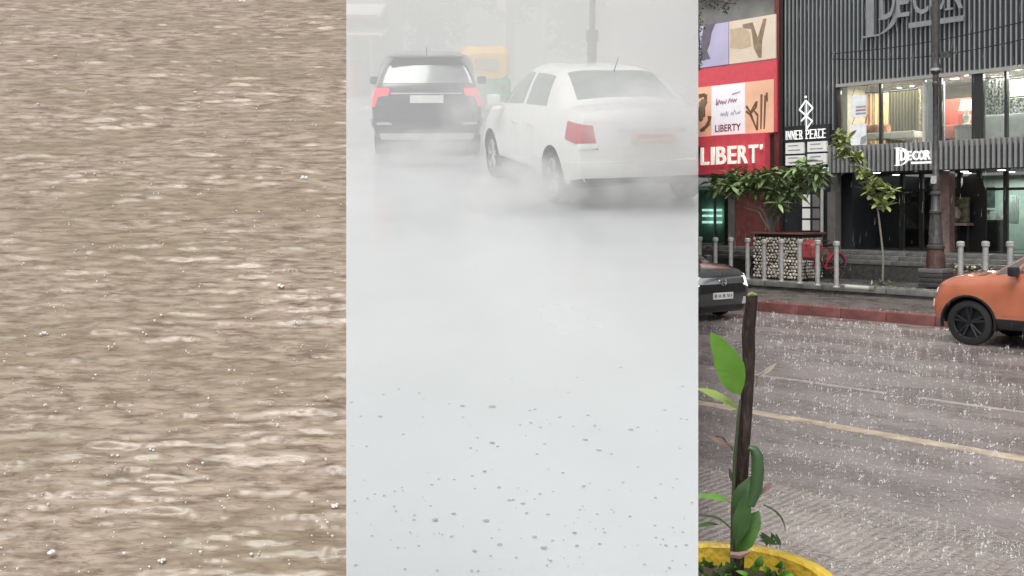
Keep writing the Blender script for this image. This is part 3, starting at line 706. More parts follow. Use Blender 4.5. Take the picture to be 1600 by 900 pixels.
# painted lines
YL = mat('yellow_paint', (.52, .43, .33), .4, var=.4, scale=5); WL = mat('worn_white_paint', (.40, .36, .34), .4, var=.4, scale=7)
wy_ = RG(1390, 681, 0)[1]; ww_ = RG(1475, 627, 0)[1]
for a, b in ((-14, -6.15), (-6.0, -3.2), (-3.05, 3)): MB().box(a, b, wy_ - .09, wy_ + .09, 0, .004).build('yellow_line', YL, None, False, 'R', 'structure')
for a, b in ((-13, -8.3), (-8.0, -5.6), (-5.2, -1.5), (-1.2, 3)): MB().box(a, b, ww_ - .045, ww_ + .045, 0, .004).build('white_line', WL, None, False, 'R', 'structure')
# kerb stones
KR = mat('kerb_red', (.21, .085, .08), .45, var=.3, scale=5, bump=.3); KG = mat('kerb_joint', (.12, .10, .09), .8)
kb = MB().box(U0, U1, WK + .02, WK + .30, -.1, .155).build('kerb', KG, None, False, 'R', 'structure')
ks = mesh_of('kerb_stone', MB().box(-.445, .445, 0, .36, -.09, .19, .018), KR, True)
for k in range(32):
    u = -24 + .9 * k
    inst('kerb_stone', ks, kb, T((u, WK + rnd(-.008, .008), rnd(-.006, .006))) @ Matrix.Rotation(rnd(-.006, .006), 4, 'Z'))
PAVE = mat('wet_pavement', (.15, .13, .12), .3, var=.3, scale=3, bump=.3, rvar=.12)
PAV2 = mat('grey_platform', (.13, .13, .125), .3, var=.3, scale=3, bump=.3, rvar=.12)
MB().box(U0, U1, WK + .365, WB, -.1, .17).build('lower_pavement', PAVE, None, False, 'R', 'structure')
MB().box(U0, U1, WB, WS, -.1, ZP - .05).build('pavement', PAV2, None, False, 'R', 'structure')
lip = MB().box(U0, U1, WB + .02, WB + .1, ZP - .12, ZP - .02).build('platform_edge', KG, None, False, 'R', 'structure')
es = mesh_of('edge_stone', MB().box(-.74, .74, -.05, .45, -.07, .055, .012), mat('edge_stone', (.20, .20, .19), .3, var=.25), True)
for k in range(20): inst('edge_stone', es, lip, T((-25 + 1.5 * k, WB, ZP - .055 + rnd(-.004, .004))))
STEP = mat('step_granite', (.075, .075, .073), .25, var=.3, scale=12)
st_ = MB().box(U0, U1, WS, WS + .4, -.1, .78).build('steps', STEP, None, False, 'R', 'structure')
for k, (a, z) in enumerate(((WS + .02, .80), (WS + .38, .90), (WS + .74, 1.0))):
    for q in range(14): inst('step_slab', bpy.data.meshes.get('step_slab%d' % k) or mesh_of('step_slab%d' % k, MB().box(-.99, .99, -.04, 1.6 - .36 * k, -.10, 0, .008), mat('step_nosing', (.16, .16, .155), .25, var=.3), True), st_, T((-27 + 2 * q, a, z)))
MB().box(U0, U1, WS + 1.9, 31, -.1, ZF - .004).build('shop_floor', mat('shop_floor', (.10, .09, .085), .2, var=.2), None, False, 'R', 'structure')

# ---------------------------------------------------------------- furnishing store building
UR = lambda px, W=WF: RU(px, W)
DARK = mat('dark_cladding', (.026, .030, .035), .4, var=.45, scale=1.6, stretch=(1, 1, .25)); SLAT = mat('slat_aluminium', (.30, .315, .32), .35, .4, var=.35, scale=2.2, stretch=(1, 1, .3))
FRAME = mat('dark_frame', (.03, .03, .032), .4); LT = mat('pale_strip', (.55, .56, .55), .5)
zU = RZ(1340, 127, WF); zWS = RZ(1340, 226, 23.7); zFB = RZ(1385, 269, 23.5); TOP = 8.4
UE = 8.0
bl = thing('furnishing_store', 'dark grey slat clad furnishing store with a lit upstairs showroom', 'building', (UR(1400), WF, ZF))
MB().box(UR(1226), UE, WF, WF + .25, zU, TOP).build('wall', DARK, bl)
spc = (UR(1345) - UR(1228)) / 18.6
sm_ = mesh_of('slat', MB().box(-.016, .016, -.06, .02, zU - .03, TOP), SLAT)
for k in range(78):
    u = UR(1229) + spc * k
    if u > UE: break
    if u < UR(1307): continue
    inst('slat', sm_, bl, T((u, WF, 0)))
zT = RZ(1265, 222, WF)
MB().box(UR(1226), UR(1307), WF, WF + .25, ZF, zU).build('wall', DARK, bl)
sm2 = mesh_of('slat_long', MB().box(-.016, .016, -.06, .02, RZ(1260, 206, WF), TOP), SLAT)
for k in range(14):
    u = UR(1229) + spc * k
    if u < UR(1307): inst('slat', sm2, bl, T((u, WF, 0)))
MB().box(UR(1226) - .02, UE, WF - .12, WF + 3.5, TOP + .002, TOP + .3).build('roof', DARK, bl)
# showroom shell behind the upper windows
WR = WF + 3.2
CREAM = mat('showroom_cream', (.58, .54, .46), .7); CEIL = mat('showroom_ceiling', (.42, .42, .40), .7)
MB().box(UR(1307), UE, WR, WR + .15, zWS, zU + .2).build('back_wall', CREAM, bl)
MB().box(UR(1307), UE, WF + .26, WR, zU + .02, zU + .12).build('ceiling', CEIL, bl)
MB().box(UR(1307), UE, 23.56, WR, zWS - .16, zWS - .02).build('upper_floor', mat('showroom_floor', (.3, .27, .24), .4), bl)
MB().box(UR(1308), UR(1308) + .14, WF + .26, WR, zWS - .02, zU).build('side_wall', CREAM, bl)
# window head strip and frames
MB().box(UR(1309), UE, WF - .10, WF + .0, zU - .115, zU - .035).build('head_strip', mat('head_strip_grey', (.36, .37, .36), .5), bl)
mul = [1312, 1376, 1444, 1470, 1528, 1572, 1622, 1670, 1720]
for i, px in enumerate(mul):
    wd = .025 if px not in (1528,) else .13
    MB().box(UR(px) - wd, UR(px) + wd, WF - .04, WF + .10, zWS, zU - .117).build('mullion', FRAME if px != 1444 else LT, bl)
GL = glass('shop_glass')
for a, b in zip(mul[:-1], mul[1:]):
    wa = .025 if a != 1528 else .13; wb = .025 if b != 1528 else .13
    MB().box(UR(a) + wa + .003, UR(b) - wb - .003, WF + .02, WF + .035, zWS, zU - .118).build('pane', GL, bl)
MB().box(UR(1444) + .06, UR(1470) - .06, WF + .06, WF + .35, zWS, zU - .17).build('column', mat('white_column', (.66, .69, .72), .5), bl)
# lower slatted canopy
zc0 = zFB
MB().box(UR(1296, 23.5), UE, 23.5, 23.62, zFB, zWS - .165).build('canopy', DARK, bl)
sm3 = mesh_of('canopy_slat', MB().box(-.03, .03, -.09, -.002, zFB + .02, zWS - .03), mat('slat_grey', (.36, .37, .37), .4, .4))
u = UR(1299, 23.5)
while u < UE:
    inst('slat', sm3, bl, T((u, 23.5, 0))); u += spc * 1.02
MB().box(UR(1296, 23.5), UE, 23.63, WF + 2.2, zFB + .02, zFB + .12).build('soffit', mat('soffit', (.06, .06, .06), .5), bl)
LAMP = mat('downlight_glow', (1, .93, .82), .4, emit=5)
dl = mesh_of('downlight', MB().lathe([(.001, -.012), (.085, -.012), (.10, .02)], n=16), LAMP)
for px, py in ((1370, 271), (1400, 274), (1423, 268), (1478, 267), (1507, 269), (1565, 267), (1579, 275), (1621, 272), (1660, 268)):
    Y = F * (EYE - zFB) / (py - HZ); X = Y * (px - CX) / F
    inst('downlight', dl, bl, T((CC * X - SS * Y, min(max(SS * X + CC * Y, 23.75), 26), zFB + .02)))
# ground floor shop front, set back
WG = WF + 1.5
SHOP = mat('dark_shopfront', (.06, .058, .058), .35); DG = glass('dark_shop_glass', (.45, .46, .46), .13)
MB().box(UR(1307), UR(1307) + .3, WF + .26, WG + 3, ZF, zFB + .02).build('side_wall', DARK, bl)
MB().box(UR(1307), UE, WG + 3, WG + 3.15, ZF, zFB + .02).build('back_wall', mat('inside_dark', (.17, .16, .155), .8), bl)
gm = [UR(p, WG) for p in (1318, 1352, 1410, 1440, 1500, 1530, 1572, 1620, 1680)]
for u in gm: MB().box(u - .05, u + .05, WG - .05, WG + .05, ZF, zFB + .018).build('door_frame', SHOP, bl)
for i, (a, b) in enumerate(zip(gm[:-1], gm[1:])):
    MB().box(a + .053, b - .053, WG - .01, WG + .01, ZF + .02, zFB - .45).build('pane', DG if i not in (5, 6, 7) else GL, bl)
    MB().box(a + .053, b - .053, WG - .05, WG + .05, zFB - .445, zFB - .38).build('transom', SHOP, bl)
MB().box(UR(1480, WF + .5) - .16, UR(1480, WF + .5) + .10, WF + .4, WF + .7, ZF, zFB + .018).build('pillar', mat('pink_stone', (.28, .19, .17), .35, var=.3), bl)
MB().box(UR(1300, WF - .1), UR(1311, WF - .1), WF - .16, WF - .002, ZF, zWS - .2).build('pillar', mat('grey_pillar', (.16, .15, .145), .4), bl)
# lit green counter room inside at the right
MB().box(UR(1536, WG + 2.2), UE - .2, WG + 2.2, WG + 2.3, ZF, zFB).build('inner_wall', mat('pale_green_wall', (.42, .50, .45), .6), bl)
# shop arch (dark curtain)
mb = MB(); ua, ub = UR(1502, WG - .3), UR(1542, WG - .3); uc = (ua + ub) / 2; rw_ = (ub - ua) / 2
poly = [(ua, ZF), (ub, ZF)] + [(uc + rw_ * math.cos(R(a)), 2.35 + .55 * math.sin(R(a))) for a in range(0, 181, 20)]
mb.plate(poly, WG - .36, WG - .28).build('arch_screen', mat('arch_black', (.018, .018, .018), .5), bl)

def room_lamp(U, W, z, e, col, sx=.6):
    L = bpy.data.lights.new('ceiling_lamp_light', 'AREA'); L.energy = e; L.color = col; L.size = sx
    o = bpy.data.objects.new('ceiling_lamp_light', L); COL.objects.link(o); o.matrix_world = MR @ T((U, W, z)); BAY[o.name] = 'W'
room_lamp(UR(1400, WF + .9), WF + .9, zU - .1, 50, (1, .86, .68), 1.2)
room_lamp(UR(1500, WF + .9), WF + .9, zU - .1, 45, (1, .92, .8), 1.2)
room_lamp(UR(1600, WF + .9), WF + .9, zU - .1, 70, (1, .95, .85), 1.2)
room_lamp(UR(1570, WG + 1.2), WG + 1.2, zFB - .1, 40, (.9, 1, .93), .8)
dl2 = mesh_of('spot', MB().lathe([(.001, -.02), (.05, -.02), (.06, .02)], n=12), LAMP)
for px in (1330, 1352, 1405, 1425, 1488, 1495, 1510, 1552, 1590, 1612):
    W_ = WF + rnd(.8, 2.4); inst('ceiling_spot', dl2, bl, T((UR(px, W_), W_, zU + .018)))

# showroom goods
def curtain(name, label, px0, px1, W, z0, z1, m, folds=8, amp=.05, cat='curtain'):
    u0, u1 = UR(px0, W), UR(px1, W); n = folds * 6; vs, fs = [], []
    for i in range(n + 1):
        u = u0 + (u1 - u0) * i / n; a = amp * math.sin(2 * math.pi * folds * i / n)
        vs += [(u, W + a, z0), (u, W + a * .6, z1), (u, W + a + .02, z0), (u, W + a * .6 + .02, z1)]
    for i in range(n):
        k = 4 * i; fs += [(k, k + 4, k + 5, k + 1), (k + 2, k + 3, k + 7, k + 6), (k, k + 2, k + 6, k + 4), (k + 1, k + 5, k + 7, k + 3)]
    fs += [(0, 1, 3, 2), (4 * n, 4 * n + 2, 4 * n + 3, 4 * n + 1)]
    t = thing(name, label, cat, (u0, W, z0)); MB().add(vs, fs).build('cloth', m, t, True)
    MB().tube([(u0 - .05, W, z1 + .03), (u1 + .05, W, z1 + .03)], .018, 8).build('rail', FRAME, t, True)
zS0, zS1 = zWS, zU - .2
curtain('curtain', 'orange tan curtain at the left of the upstairs showroom window', 1316, 1362, WF + 1.2, zS0, zS1, mat('tan_cloth', (.62, .34, .20), .8, var=.15))
curtain('curtain', 'cream lit curtain panel beside the orange one upstairs', 1364, 1388, WF + 1.3, zS0, zS1, mat('cream_cloth', (.85, .70, .42), .8), 4)
curtain('curtain', 'dark olive curtain in the upstairs window left of the lamp post', 1390, 1434, WF + 1.3, zS0, zS1, mat('olive_cloth', (.12, .115, .07), .8), 9)
curtain('curtain', 'narrow spotted curtain at the edge of the olive one upstairs', 1435, 1448, WF + 1.1, zS0 + .25, zS1, mat('spotted_cloth', (.45, .42, .32), .8, var=.9, scale=18), 3)
PAT = bpy.data.materials.new('floral_cloth'); PAT.use_nodes = True
n = PAT.node_tree.nodes; l = PAT.node_tree.links; vo = n.new('ShaderNodeTexNoise'); vo.inputs['Scale'].default_value = 17; vo.inputs['Detail'].default_value = 2
tc = n.new('ShaderNodeTexCoord'); l.new(tc.outputs['Object'], vo.inputs['Vector']); cr = n.new('ShaderNodeValToRGB'); cr.color_ramp.elements[0].position = .47; cr.color_ramp.elements[1].position = .52
cr.color_ramp.elements[0].color = (.07, .075, .07, 1); cr.color_ramp.elements[1].color = (.72, .72, .68, 1); l.new(vo.outputs[0], cr.inputs[0]); l.new(cr.outputs[0], n['Principled BSDF'].inputs['Base Color'])
curtain('curtain', 'black and white floral curtain hanging right of the dark mullion upstairs', 1541, 1577, WF + .5, zS0 + .55, zS1, PAT, 6)
curtain('curtain', 'pale cream curtain at the right edge of the upstairs window', 1579, 1625, WF + 1.0, zS0 + .75, zS1, mat('pale_cloth', (.80, .78, .62), .8), 4)
curtain('curtain', 'floral valance cloth hanging low under the pale cream curtain', 1577, 1630, WF + .6, zS0 + .5, zS0 + .95, PAT, 5)
t = thing('display_bench', 'long white display bench in the left upstairs window', 'bench', (UR(1385, WF + .5), WF + .5, zS0))
zb_ = RZ(1390, 207, WF + .5)
MB().box(UR(1337, WF + .5), UR(1434, WF + .5), WF + .3, WF + .85, zb_ - .17, zb_, .03).build('top', mat('bench_white', (.82, .80, .76), .4), t, True)
for px in (1345, 1386, 1427): MB().box(UR(px, WF + .5) - .03, UR(px, WF + .5) + .03, WF + .5, WF + .6, zS0 - .02, zb_ - .17).build('leg', LT, t)
t = thing('bolster_roll', 'rust coloured cloth rolls lying on the white display bench', 'cloth', (UR(1370, WF + .6), WF + .6, zb_))
for px, c in ((1362, (.35, .14, .08)), (1376, (.42, .2, .12))): MB().tube([(UR(px, WF + .6) - .22, WF + .6, zb_ + .12), (UR(px, WF + .6) + .22, WF + .6, zb_ + .12)], .12, 12).build('roll', mat('rust%d' % px, c, .8), t, True)
# armchair
uA, wA = UR(1488, WF + 1.2), WF + 1.2
PINK = mat('coral_upholstery', (.48, .12, .09), .7)
t = thing('armchair', 'coral red armchair in the upstairs window right of the lamp post', 'armchair', (uA, wA, zS0))
MB().box(uA - .40, uA + .40, wA - .4, wA + .35, zS0 + .12, zS0 + .45, .06).build('seat', PINK, t, True)
MB().box(uA - .40, uA + .40, wA + .2, wA + .42, zS0 + .4, zS0 + 1.15, .08).build('backrest', PINK, t, True)
for s in (-1, 1):
    MB().box(uA + s * .40 - .09, uA + s * .40 + .09, wA - .4, wA + .4, zS0 + .12, zS0 + .72, .05).build('armrest', PINK, t, True)
    for d in (-.3, .3): MB().tube([(uA + s * .35, wA + d, zS0 - .02), (uA + s * .33, wA + d, zS0 + .13)], .025, 6).build('leg', FRAME, t)
# table lamp on a stand
uL, wL = UR(1511, WF + .6), WF + .6
t = thing('side_table', 'pale fluted side table beside the coral armchair', 'table', (uL, wL, zS0))
zt_ = RZ(1511, 196, wL)
MB().lathe([(.26, zS0 - .02), (.28, zt_ - .05), (.33, zt_ - .03), (.33, zt_), (.001, zt_)], (uL, wL, 0), 18).build('body', mat('table_grey', (.35, .36, .33), .6), t, True)
t = thing('table_lamp', 'white table lamp standing on the fluted side table', 'lamp', (uL, wL, zt_))
MB().lathe([(.11, zt_), (.12, zt_ + .03), (.05, zt_ + .06), (.10, zt_ + .22), (.03, zt_ + .34), (.02, zt_ + .42)], (uL, wL, 0), 16).build('base', mat('lamp_white', (.8, .79, .74), .3), t, True)
MB().lathe([(.19, zt_ + .36), (.13, zt_ + .62), (.001, zt_ + .62)], (uL, wL, 0), 18).build('lamp_shade', mat('lamp_shade', (.85, .82, .74), .6, emit=.5), t, True)
# white sofa
uS, wS = UR(1580, WF + .55), WF + .55
SOF = mat('white_sofa', (.80, .83, .84), .6)
t = thing('sofa', 'long white sofa back against the right upstairs window', 'sofa', (uS, wS, zS0))
MB().box(UR(1542, wS), UR(1650, wS), wS - .18, wS + .08, zS0 - .0, zS0 + .58, .05).build('backrest', SOF, t, True)
MB().box(UR(1542, wS), UR(1650, wS), wS + .09, wS + .75, zS0, zS0 + .35, .05).build('seat', SOF, t, True)
# ground floor goods
t = thing('display_rack', 'small rack of cushions and a framed picture by the dark arch', 'rack', (UR(1492, WG - .6), WG - .6, ZF))
u = UR(1492, WG - .6)
MB().box(u - .35, u + .35, WG - .62, WG - .55, RZ(1492, 347, WG - .6), RZ(1492, 308, WG - .6)).build('picture', mat('olive_picture', (.14, .13, .09), .5, var=.8, scale=9), t)
MB().box(u - .4, u + .4, WG - .85, WG - .45, RZ(1492, 349, WG - .6) - .05, RZ(1492, 348, WG - .6)).build('shelf', mat('pink_shelf', (.3, .22, .2), .5), t)
for s in (-1, 1): MB().box(u + s * .36 - .02, u + s * .36 + .02, WG - .7, WG - .66, ZF - .02, RZ(1492, 349, WG - .6)).build('leg', FRAME, t)
MB().lathe([(.02, -.2), (.12, -.1), (.13, .05), (.04, .18)], (u + .05, WG - .68, RZ(1492, 347, WG - .6) + .2), 12).build('vase', mat('vase', (.3, .27, .22), .4), t, True)
for k, (px, a, b, lab, c) in enumerate(((1545, 325, 292, 'dark framed picture with a bright top on the green shop wall', (.10, .13, .11)), (1558, 347, 328, 'pale leaning picture low on the green shop wall', (.34, .36, .34)))):
    W_ = WG + 2.15; t = thing('wall_picture', lab, 'picture', (UR(px, W_), W_, RZ(px, b, W_)))
    MB().box(UR(px - 11, W_), UR(px + 10, W_), W_ - .03, W_, RZ(px, b, W_), RZ(px, a, W_)).build('canvas', mat('canvas%d' % k, c, .5, var=.6, scale=5), t)
    MB().box(UR(px - 12, W_), UR(px + 11, W_), W_ - .05, W_ - .031, RZ(px, a, W_) - .05, RZ(px, a, W_)).build('frame', LT, t)
W_ = WG + 1.2
t = thing('striped_blind', 'white vertical striped blind behind the green shop window', 'blind', (UR(1582, W_), W_, RZ(1582, 350, W_)))
for px in range(1574, 1592, 3): MB().box(UR(px, W_), UR(px + 2, W_), W_, W_ + .03, RZ(1582, 350, W_), RZ(1582, 305, W_)).build('slat', mat('blind_white', (.6, .62, .6), .6), t)
t = thing('sales_counter', 'dark sales counter with grey top behind the green shop window', 'counter', (UR(1560, WG + .8), WG + .8, ZF))
MB().box(UR(1544, WG + .8), UR(1568, WG + .8), WG + .6, WG + 1.1, ZF - .004, ZF + .72).build('body', SHOP, t)
MB().box(UR(1543, WG + .8), UR(1569, WG + .8), WG + .58, WG + 1.12, ZF + .72, ZF + .77).build('top', PAVE, t)

# ---------------------------------------------------------------- signs on the furnishing store
GREYL = mat('grey_letters', (.27, .28, .29), .45, .3); WHITEL = mat('white_letters', (.9, .9, .88), .5, emit=.55)
def ddecor(name, label, x0, x1, base_px, zb_, h, W, m, tag_h):
    """big initial whose foot runs out into a tail, then the word in capitals with serifs"""
    u0, u1 = UR(x0, W), UR(x1, W); L = u1 - u0
    t = thing(name, label, 'sign', (u0, W, zb_))
    # initial
    H = h
    d = MB(); sw = .035 * L
    d.plate([(u0 + .05 * L, zb_), (u0 + .05 * L + 2.0 * sw, zb_), (u0 + .05 * L + 2.0 * sw, zb_ + H), (u0 + .05 * L, zb_ + H)], W - .09, W - .05)
    d.plate([(u0, zb_), (u0 + .18 * L, zb_ + .0), (u0 + .18 * L, zb_ + .035 * H), (u0, zb_ + .03 * H)], W - .094, W - .048)
    d.plate([(u0, zb_ + H * .97), (u0 + .16 * L, zb_ + H * .97), (u0 + .16 * L, zb_ + H), (u0, zb_ + H)], W - .094, W - .048)
    pts = []
    for k in range(15):
        a = R(-95 + 185 * k / 14); pts.append((u0 + .13 * L + .24 * L * max(0, math.cos(a)), zb_ + H * .5 + H * .485 * math.sin(a)))
    q = .03 * L
    for (a, b), (c, e), i in zip(pts[:-1], pts[1:], range(14)):
        th1 = q * (.5 + .8 * math.sin(math.pi * i / 14)); th2 = q * (.5 + .8 * math.sin(math.pi * (i + 1) / 14))
        d.plate([(a - th1, b), (a + th1 * .6, b), (c + th2 * .6, e), (c - th2, e)], W - .0892 - .0002 * i, W - .05)
    d.build('initial', m, t)
    x = u0 + .20 * L; lw = .155 * L
    for i, ch in enumerate('DECOR'):
        put_text(ch, t, x, W - .13, zb_ + H * .27, H * (.60 if i == 0 else .50), m, .05, .008, lw * (.93 if ch != 'E' else .8))
        sf = MB()
        for zz in (zb_ + H * .27, zb_ + H * (.27 + (.60 if i == 0 else .50)) - .03 * H):
            if ch in 'DER': MB().box(x - .02 * L, x + .055 * L, W - .157, W - .131, zz, zz + .03 * H).build('serif', m, t)
        x += lw * 1.03
    MB().box(u0 + .47 * L, u0 + .72 * L, W - .11, W - .08, zb_ + H * .06, zb_ + H * .06 + tag_h).build('tagline', m, t)
    MB().box(u0 + .74 * L, u0 + .98 * L, W - .11, W - .08, zb_ + H * .06, zb_ + H * .06 + tag_h).build('tagline', m, t)
    return t
Wg = WF - .09
ddecor('store_sign', 'large grey raised store lettering high on the slat cladding', 1350, 1512, 1360, RZ(1360, 59, Wg), RZ(1360, -28, Wg) - RZ(1360, 59, Wg), Wg, GREYL, .13)
Wc = 23.40
ddecor('canopy_sign', 'small white lit store lettering on the slatted canopy', 1400, 1459, 1402, RZ(1402, 259, Wc), RZ(1402, 231, Wc) - RZ(1402, 259, Wc), Wc, WHITEL, .05)
# emblem and INNER PEACE
We = WF - .08
t = thing('emblem_sign', 'white angular knot emblem with wide serif lettering under it', 'sign', (UR(1260, We), We, zT))
eb = MB(); g = lambda px, py: Vector((UR(px, We), We - .03, RZ(1260, 207 + (py - 207), We)))
for a, b in (((1260, 157), (1250, 171)), ((1250, 171), (1270, 190)), ((1260, 157), (1271, 170)), ((1271, 170), (1253, 189)), ((1261, 158), (1261, 202)), ((1270, 190), (1261, 202))):
    eb.tube([g(*a), g(*b)], .02, 6)
eb.tube([g(1260, 150), g(1260, 153)], .03, 6)
eb.build('emblem', WHITEL, t)
uu = UR(1228.5, We); wtot = UR(1292, We) - uu
z_ = RZ(1260, 217, We)
MB().box(uu - .08, uu + wtot + .08, We + .005, We + .07, z_ - .08, z_ + .36).build('backing', DARK, t)
adv = {'I': .45, ' ': .6}; tot = sum(adv.get(c, 1) for c in 'INNER PEACE')
x = uu
for ch in 'INNER PEACE':
    wd = adv.get(ch, 1) / tot * wtot
    if ch != ' ':
        put_text(ch, t, x, We - .01, z_, .24, WHITEL, .03, -.018, wd * (.66 if ch == 'N' else .74) if ch != 'I' else wd * .24)
        sf = MB()
        for zz in (z_ - .004, z_ + .216) if ch not in 'NI' else (): MB().box(x - .015, x + .06, We - .028, We - .012, zz, zz + .025).build('serif', WHITEL, t)
    x += wd
BOARD = mat('board_white', (.80, .80, .78), .5, var=.06, emit=.12)
for k, (a, b, c, d, lab) in enumerate(((1228, 1256, 240, 223, 'upper left white directory board under the emblem lettering'), (1262, 1292, 237, 221, 'upper right white directory board under the emblem lettering'),
        (1228, 1256, 258, 243, 'lower left white directory board above the shrub'), (1262, 1292, 257, 240, 'lower right white directory board above the shrub'))):
    t = thing('directory_board', lab, 'sign', (UR(a, We), We, RZ(a, c, We)), 'R', 'directory boards')
    MB().box(UR(a, We), UR(b, We), We - .02, We + .06, RZ((a + b) / 2, c, We), RZ((a + b) / 2, d, We)).build('panel', BOARD, t)
    zc_ = RZ((a + b) / 2, (c + d) / 2, We); ul = UR(a, We); uw = UR(b, We) - ul
    pr = MB()
    for r_ in range(2): pr.box(ul + uw * .15, ul + uw * (.7 + .12 * r_), We - .024, We - .021, zc_ + .05 - .12 * r_, zc_ + .08 - .12 * r_)
    pr.build('print', mat('grey_print', (.35, .33, .33), .6), t)
t = thing('green_sign', 'small green sign with pale letters over the stairway', 'sign', (UR(1280, We), We, RZ(1280, 272, We)))
MB().box(UR(1266, We), UR(1291, We), We - .02, We + .05, RZ(1280, 272, We), RZ(1280, 261, We)).build('panel', mat('green_panel', (.05, .22, .16), .5), t)
put_text('USI', t, UR(1272, We), We - .022, RZ(1280, 270, We), .14, WHITEL, .01, .0, .45)
# stairway door with framed notices under the boards
t = thing('notice_case', 'black framed case of white notices beside the stairway', 'notice board', (UR(1270, We), We, ZF))
W_ = WF - .06
MB().box(UR(1251, W_), UR(1286, W_), W_ - .0, W_ + .05, RZ(1268, 364, W_), RZ(1268, 300, W_)).build('frame', INK, t)
for i, (a, b) in enumerate(((1254, 1266), (1270, 1281))):
    for j, (c, d) in enumerate(((323, 304), (341, 326), (360, 344))):
        MB().box(UR(a, W_), UR(b, W_), W_ - .015, W_ - .001, RZ(1268, c, W_), RZ(1268, d, W_)).build('notice', BOARD if i == 0 else mat('grey_notice', (.2, .2, .2), .3), t)
MB().box(UR(1283, W_), UR(1287, W_), W_ - .03, W_ - .001, RZ(1268, 364, W_), RZ(1268, 290, W_)).build('edge', LT, t)
MB().box(UR(1296, 23.8), UR(1308, 23.8), 23.70, 23.835, RZ(1300, 388, 23.8), RZ(1300, 300, 23.8)).build('pilaster_pad', mat('grey_pillar', (.16, .15, .145), .4), bl)

# white hoarding panels beside the showroom window
for k, (a, b, c, d, lab) in enumerate(((1329, 1353, 183, 149, 'upper white printed panel hanging left of the showroom window'), (1329, 1353, 230, 194, 'lower white printed panel hanging left of the showroom window'))):
    W_ = WF - .22
    t = thing('window_poster', lab, 'poster', (UR(a, W_), W_, RZ(a, c, W_)), 'R', 'window posters')
    MB().box(UR(a, W_), UR(b, W_), W_, W_ + .03, RZ(1340, c, W_), RZ(1340, d, W_)).build('panel', mat('poster_white', (.78, .82, .84), .5, emit=.1), t)
    ul, uw = UR(a, W_), UR(b, W_) - UR(a, W_); z0 = RZ(1340, c, W_); hh = RZ(1340, d, W_) - z0
    if k == 0:
        for q, cc in enumerate(((.35, .36, .36), (.5, .25, .22), (.42, .44, .45))): MB().box(ul + uw * .35, ul + uw, W_ - .006, W_ - .002, z0 + hh * (.12 + .15 * q), z0 + hh * (.2 + .15 * q)).build('print', mat('pp%d' % q, cc, .6), t)
    else: MB().plate([(ul + uw * .6, z0 + hh * .1), (ul + uw, z0 + hh * .15), (ul + uw, z0 + hh * .5), (ul + uw * .7, z0 + hh * .42)], W_ - .006, W_ - .002).build('print', mat('pp9', (.3, .34, .36), .6), t)
    for px in (1331, 1351): MB().tube([(UR(px, W_), W_ + .01, RZ(1340, d, W_)), (UR(px, W_), WF - .05, RZ(1340, d, W_) + .25)], .008, 5).build('wire', FRAME, t)

# ---------------------------------------------------------------- red shoe shop
SH = thing('shoe_shop', 'grey and red fronted shoe shop left of the slat clad store', 'building', (UR(1150), WF, ZF))
UL = UR(1040)
zR0 = RZ(1150, 272, WF); zR1 = RZ(1150, 211, WF); zR2 = RZ(1150, 132, WF); zR3 = RZ(1150, 102, WF); zR4 = RZ(1150, 34, WF)
GW = mat('grey_render', (.20, .20, .19), .7, var=.2, scale=2)
MB().box(UL, UR(1213), WF + .1, WF + .4, zR0, TOP - .3).build('wall', GW, SH)
MB().box(UL, UR(1213), WF - .1, WF + 3, TOP - .298, TOP - .1).build('roof', GW, SH)
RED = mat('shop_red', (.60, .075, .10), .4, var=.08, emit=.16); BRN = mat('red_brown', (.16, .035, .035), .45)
MB().box(UR(1214), UR(1221), WF - .12, WF + .4, ZF, TOP - .2).build('pilaster', BRN, SH)
MB().box(UR(1221) + .003, UR(1226) - .025, WF - .06, WF + .4, ZF, TOP - .2).build('pilaster', mat('near_black', (.03, .025, .025), .5), SH)
MB().box(UR(1198, WF - .1), UR(1213), WF - .05, WF + .098, zR0, zR1 - .03).build('dark_panel', mat('near_black', (.03, .03, .03)), SH)
WD = WF + 1.3
MB().box(UL, UR(1213), WD + 1.5, WD + 1.6, ZF, zR0).build('back_wall', mat('shop_inside', (.18, .19, .18), .7), SH)
MB().box(UL, UR(1213), WF + .41, WD + 1.5, zR0 + .0, zR0 + .1).build('soffit', GW, SH)
MB().box(UR(1144), UR(1196), WF + .15, WF + .3, ZF, zR0 - .002).build('side_panel', mat('maroon_panel', (.17, .06, .055), .4, var=.2), SH)
MB().box(UR(1133), UR(1143), WF + .14, WF + .32, ZF, zR0 - .002).build('pillar', mat('grey_pillar', (.16, .15, .145), .4), SH)
for a, b in ((1070, 1100), (1101, 1132)):
    f_ = MB().box(UR(a), UR(b), WF + .5, WF + .53, ZF + .05, zR0 - .3).build('window', glass('shoe_glass', (.6, .75, .7), .12), SH)
    MB().box(UR(a) - .04, UR(a) - .003, WF + .48, WF + .56, ZF, zR0 - .1).build('frame', ALLOY, f_)
SHELF = mat('lit_shelf', (.85, .95, .9), .5, emit=1.6)
for py in (328, 337, 347):
    for a, b in ((1097, 1109), (1114, 1122)): MB().box(UR(a, WF + 1), UR(b, WF + 1), WF + 1, WF + 1.2, RZ(1110, py + 2, WF + 1), RZ(1110, py - 1.5, WF + 1)).build('shelf', SHELF, SH)
MB().box(UR(1091, WF + 1.2), UR(1130, WF + 1.2), WF + 1.25, WF + 1.3, ZF, zR0 - .4).build('display_back', mat('display_green', (.22, .34, .29), .6), SH)
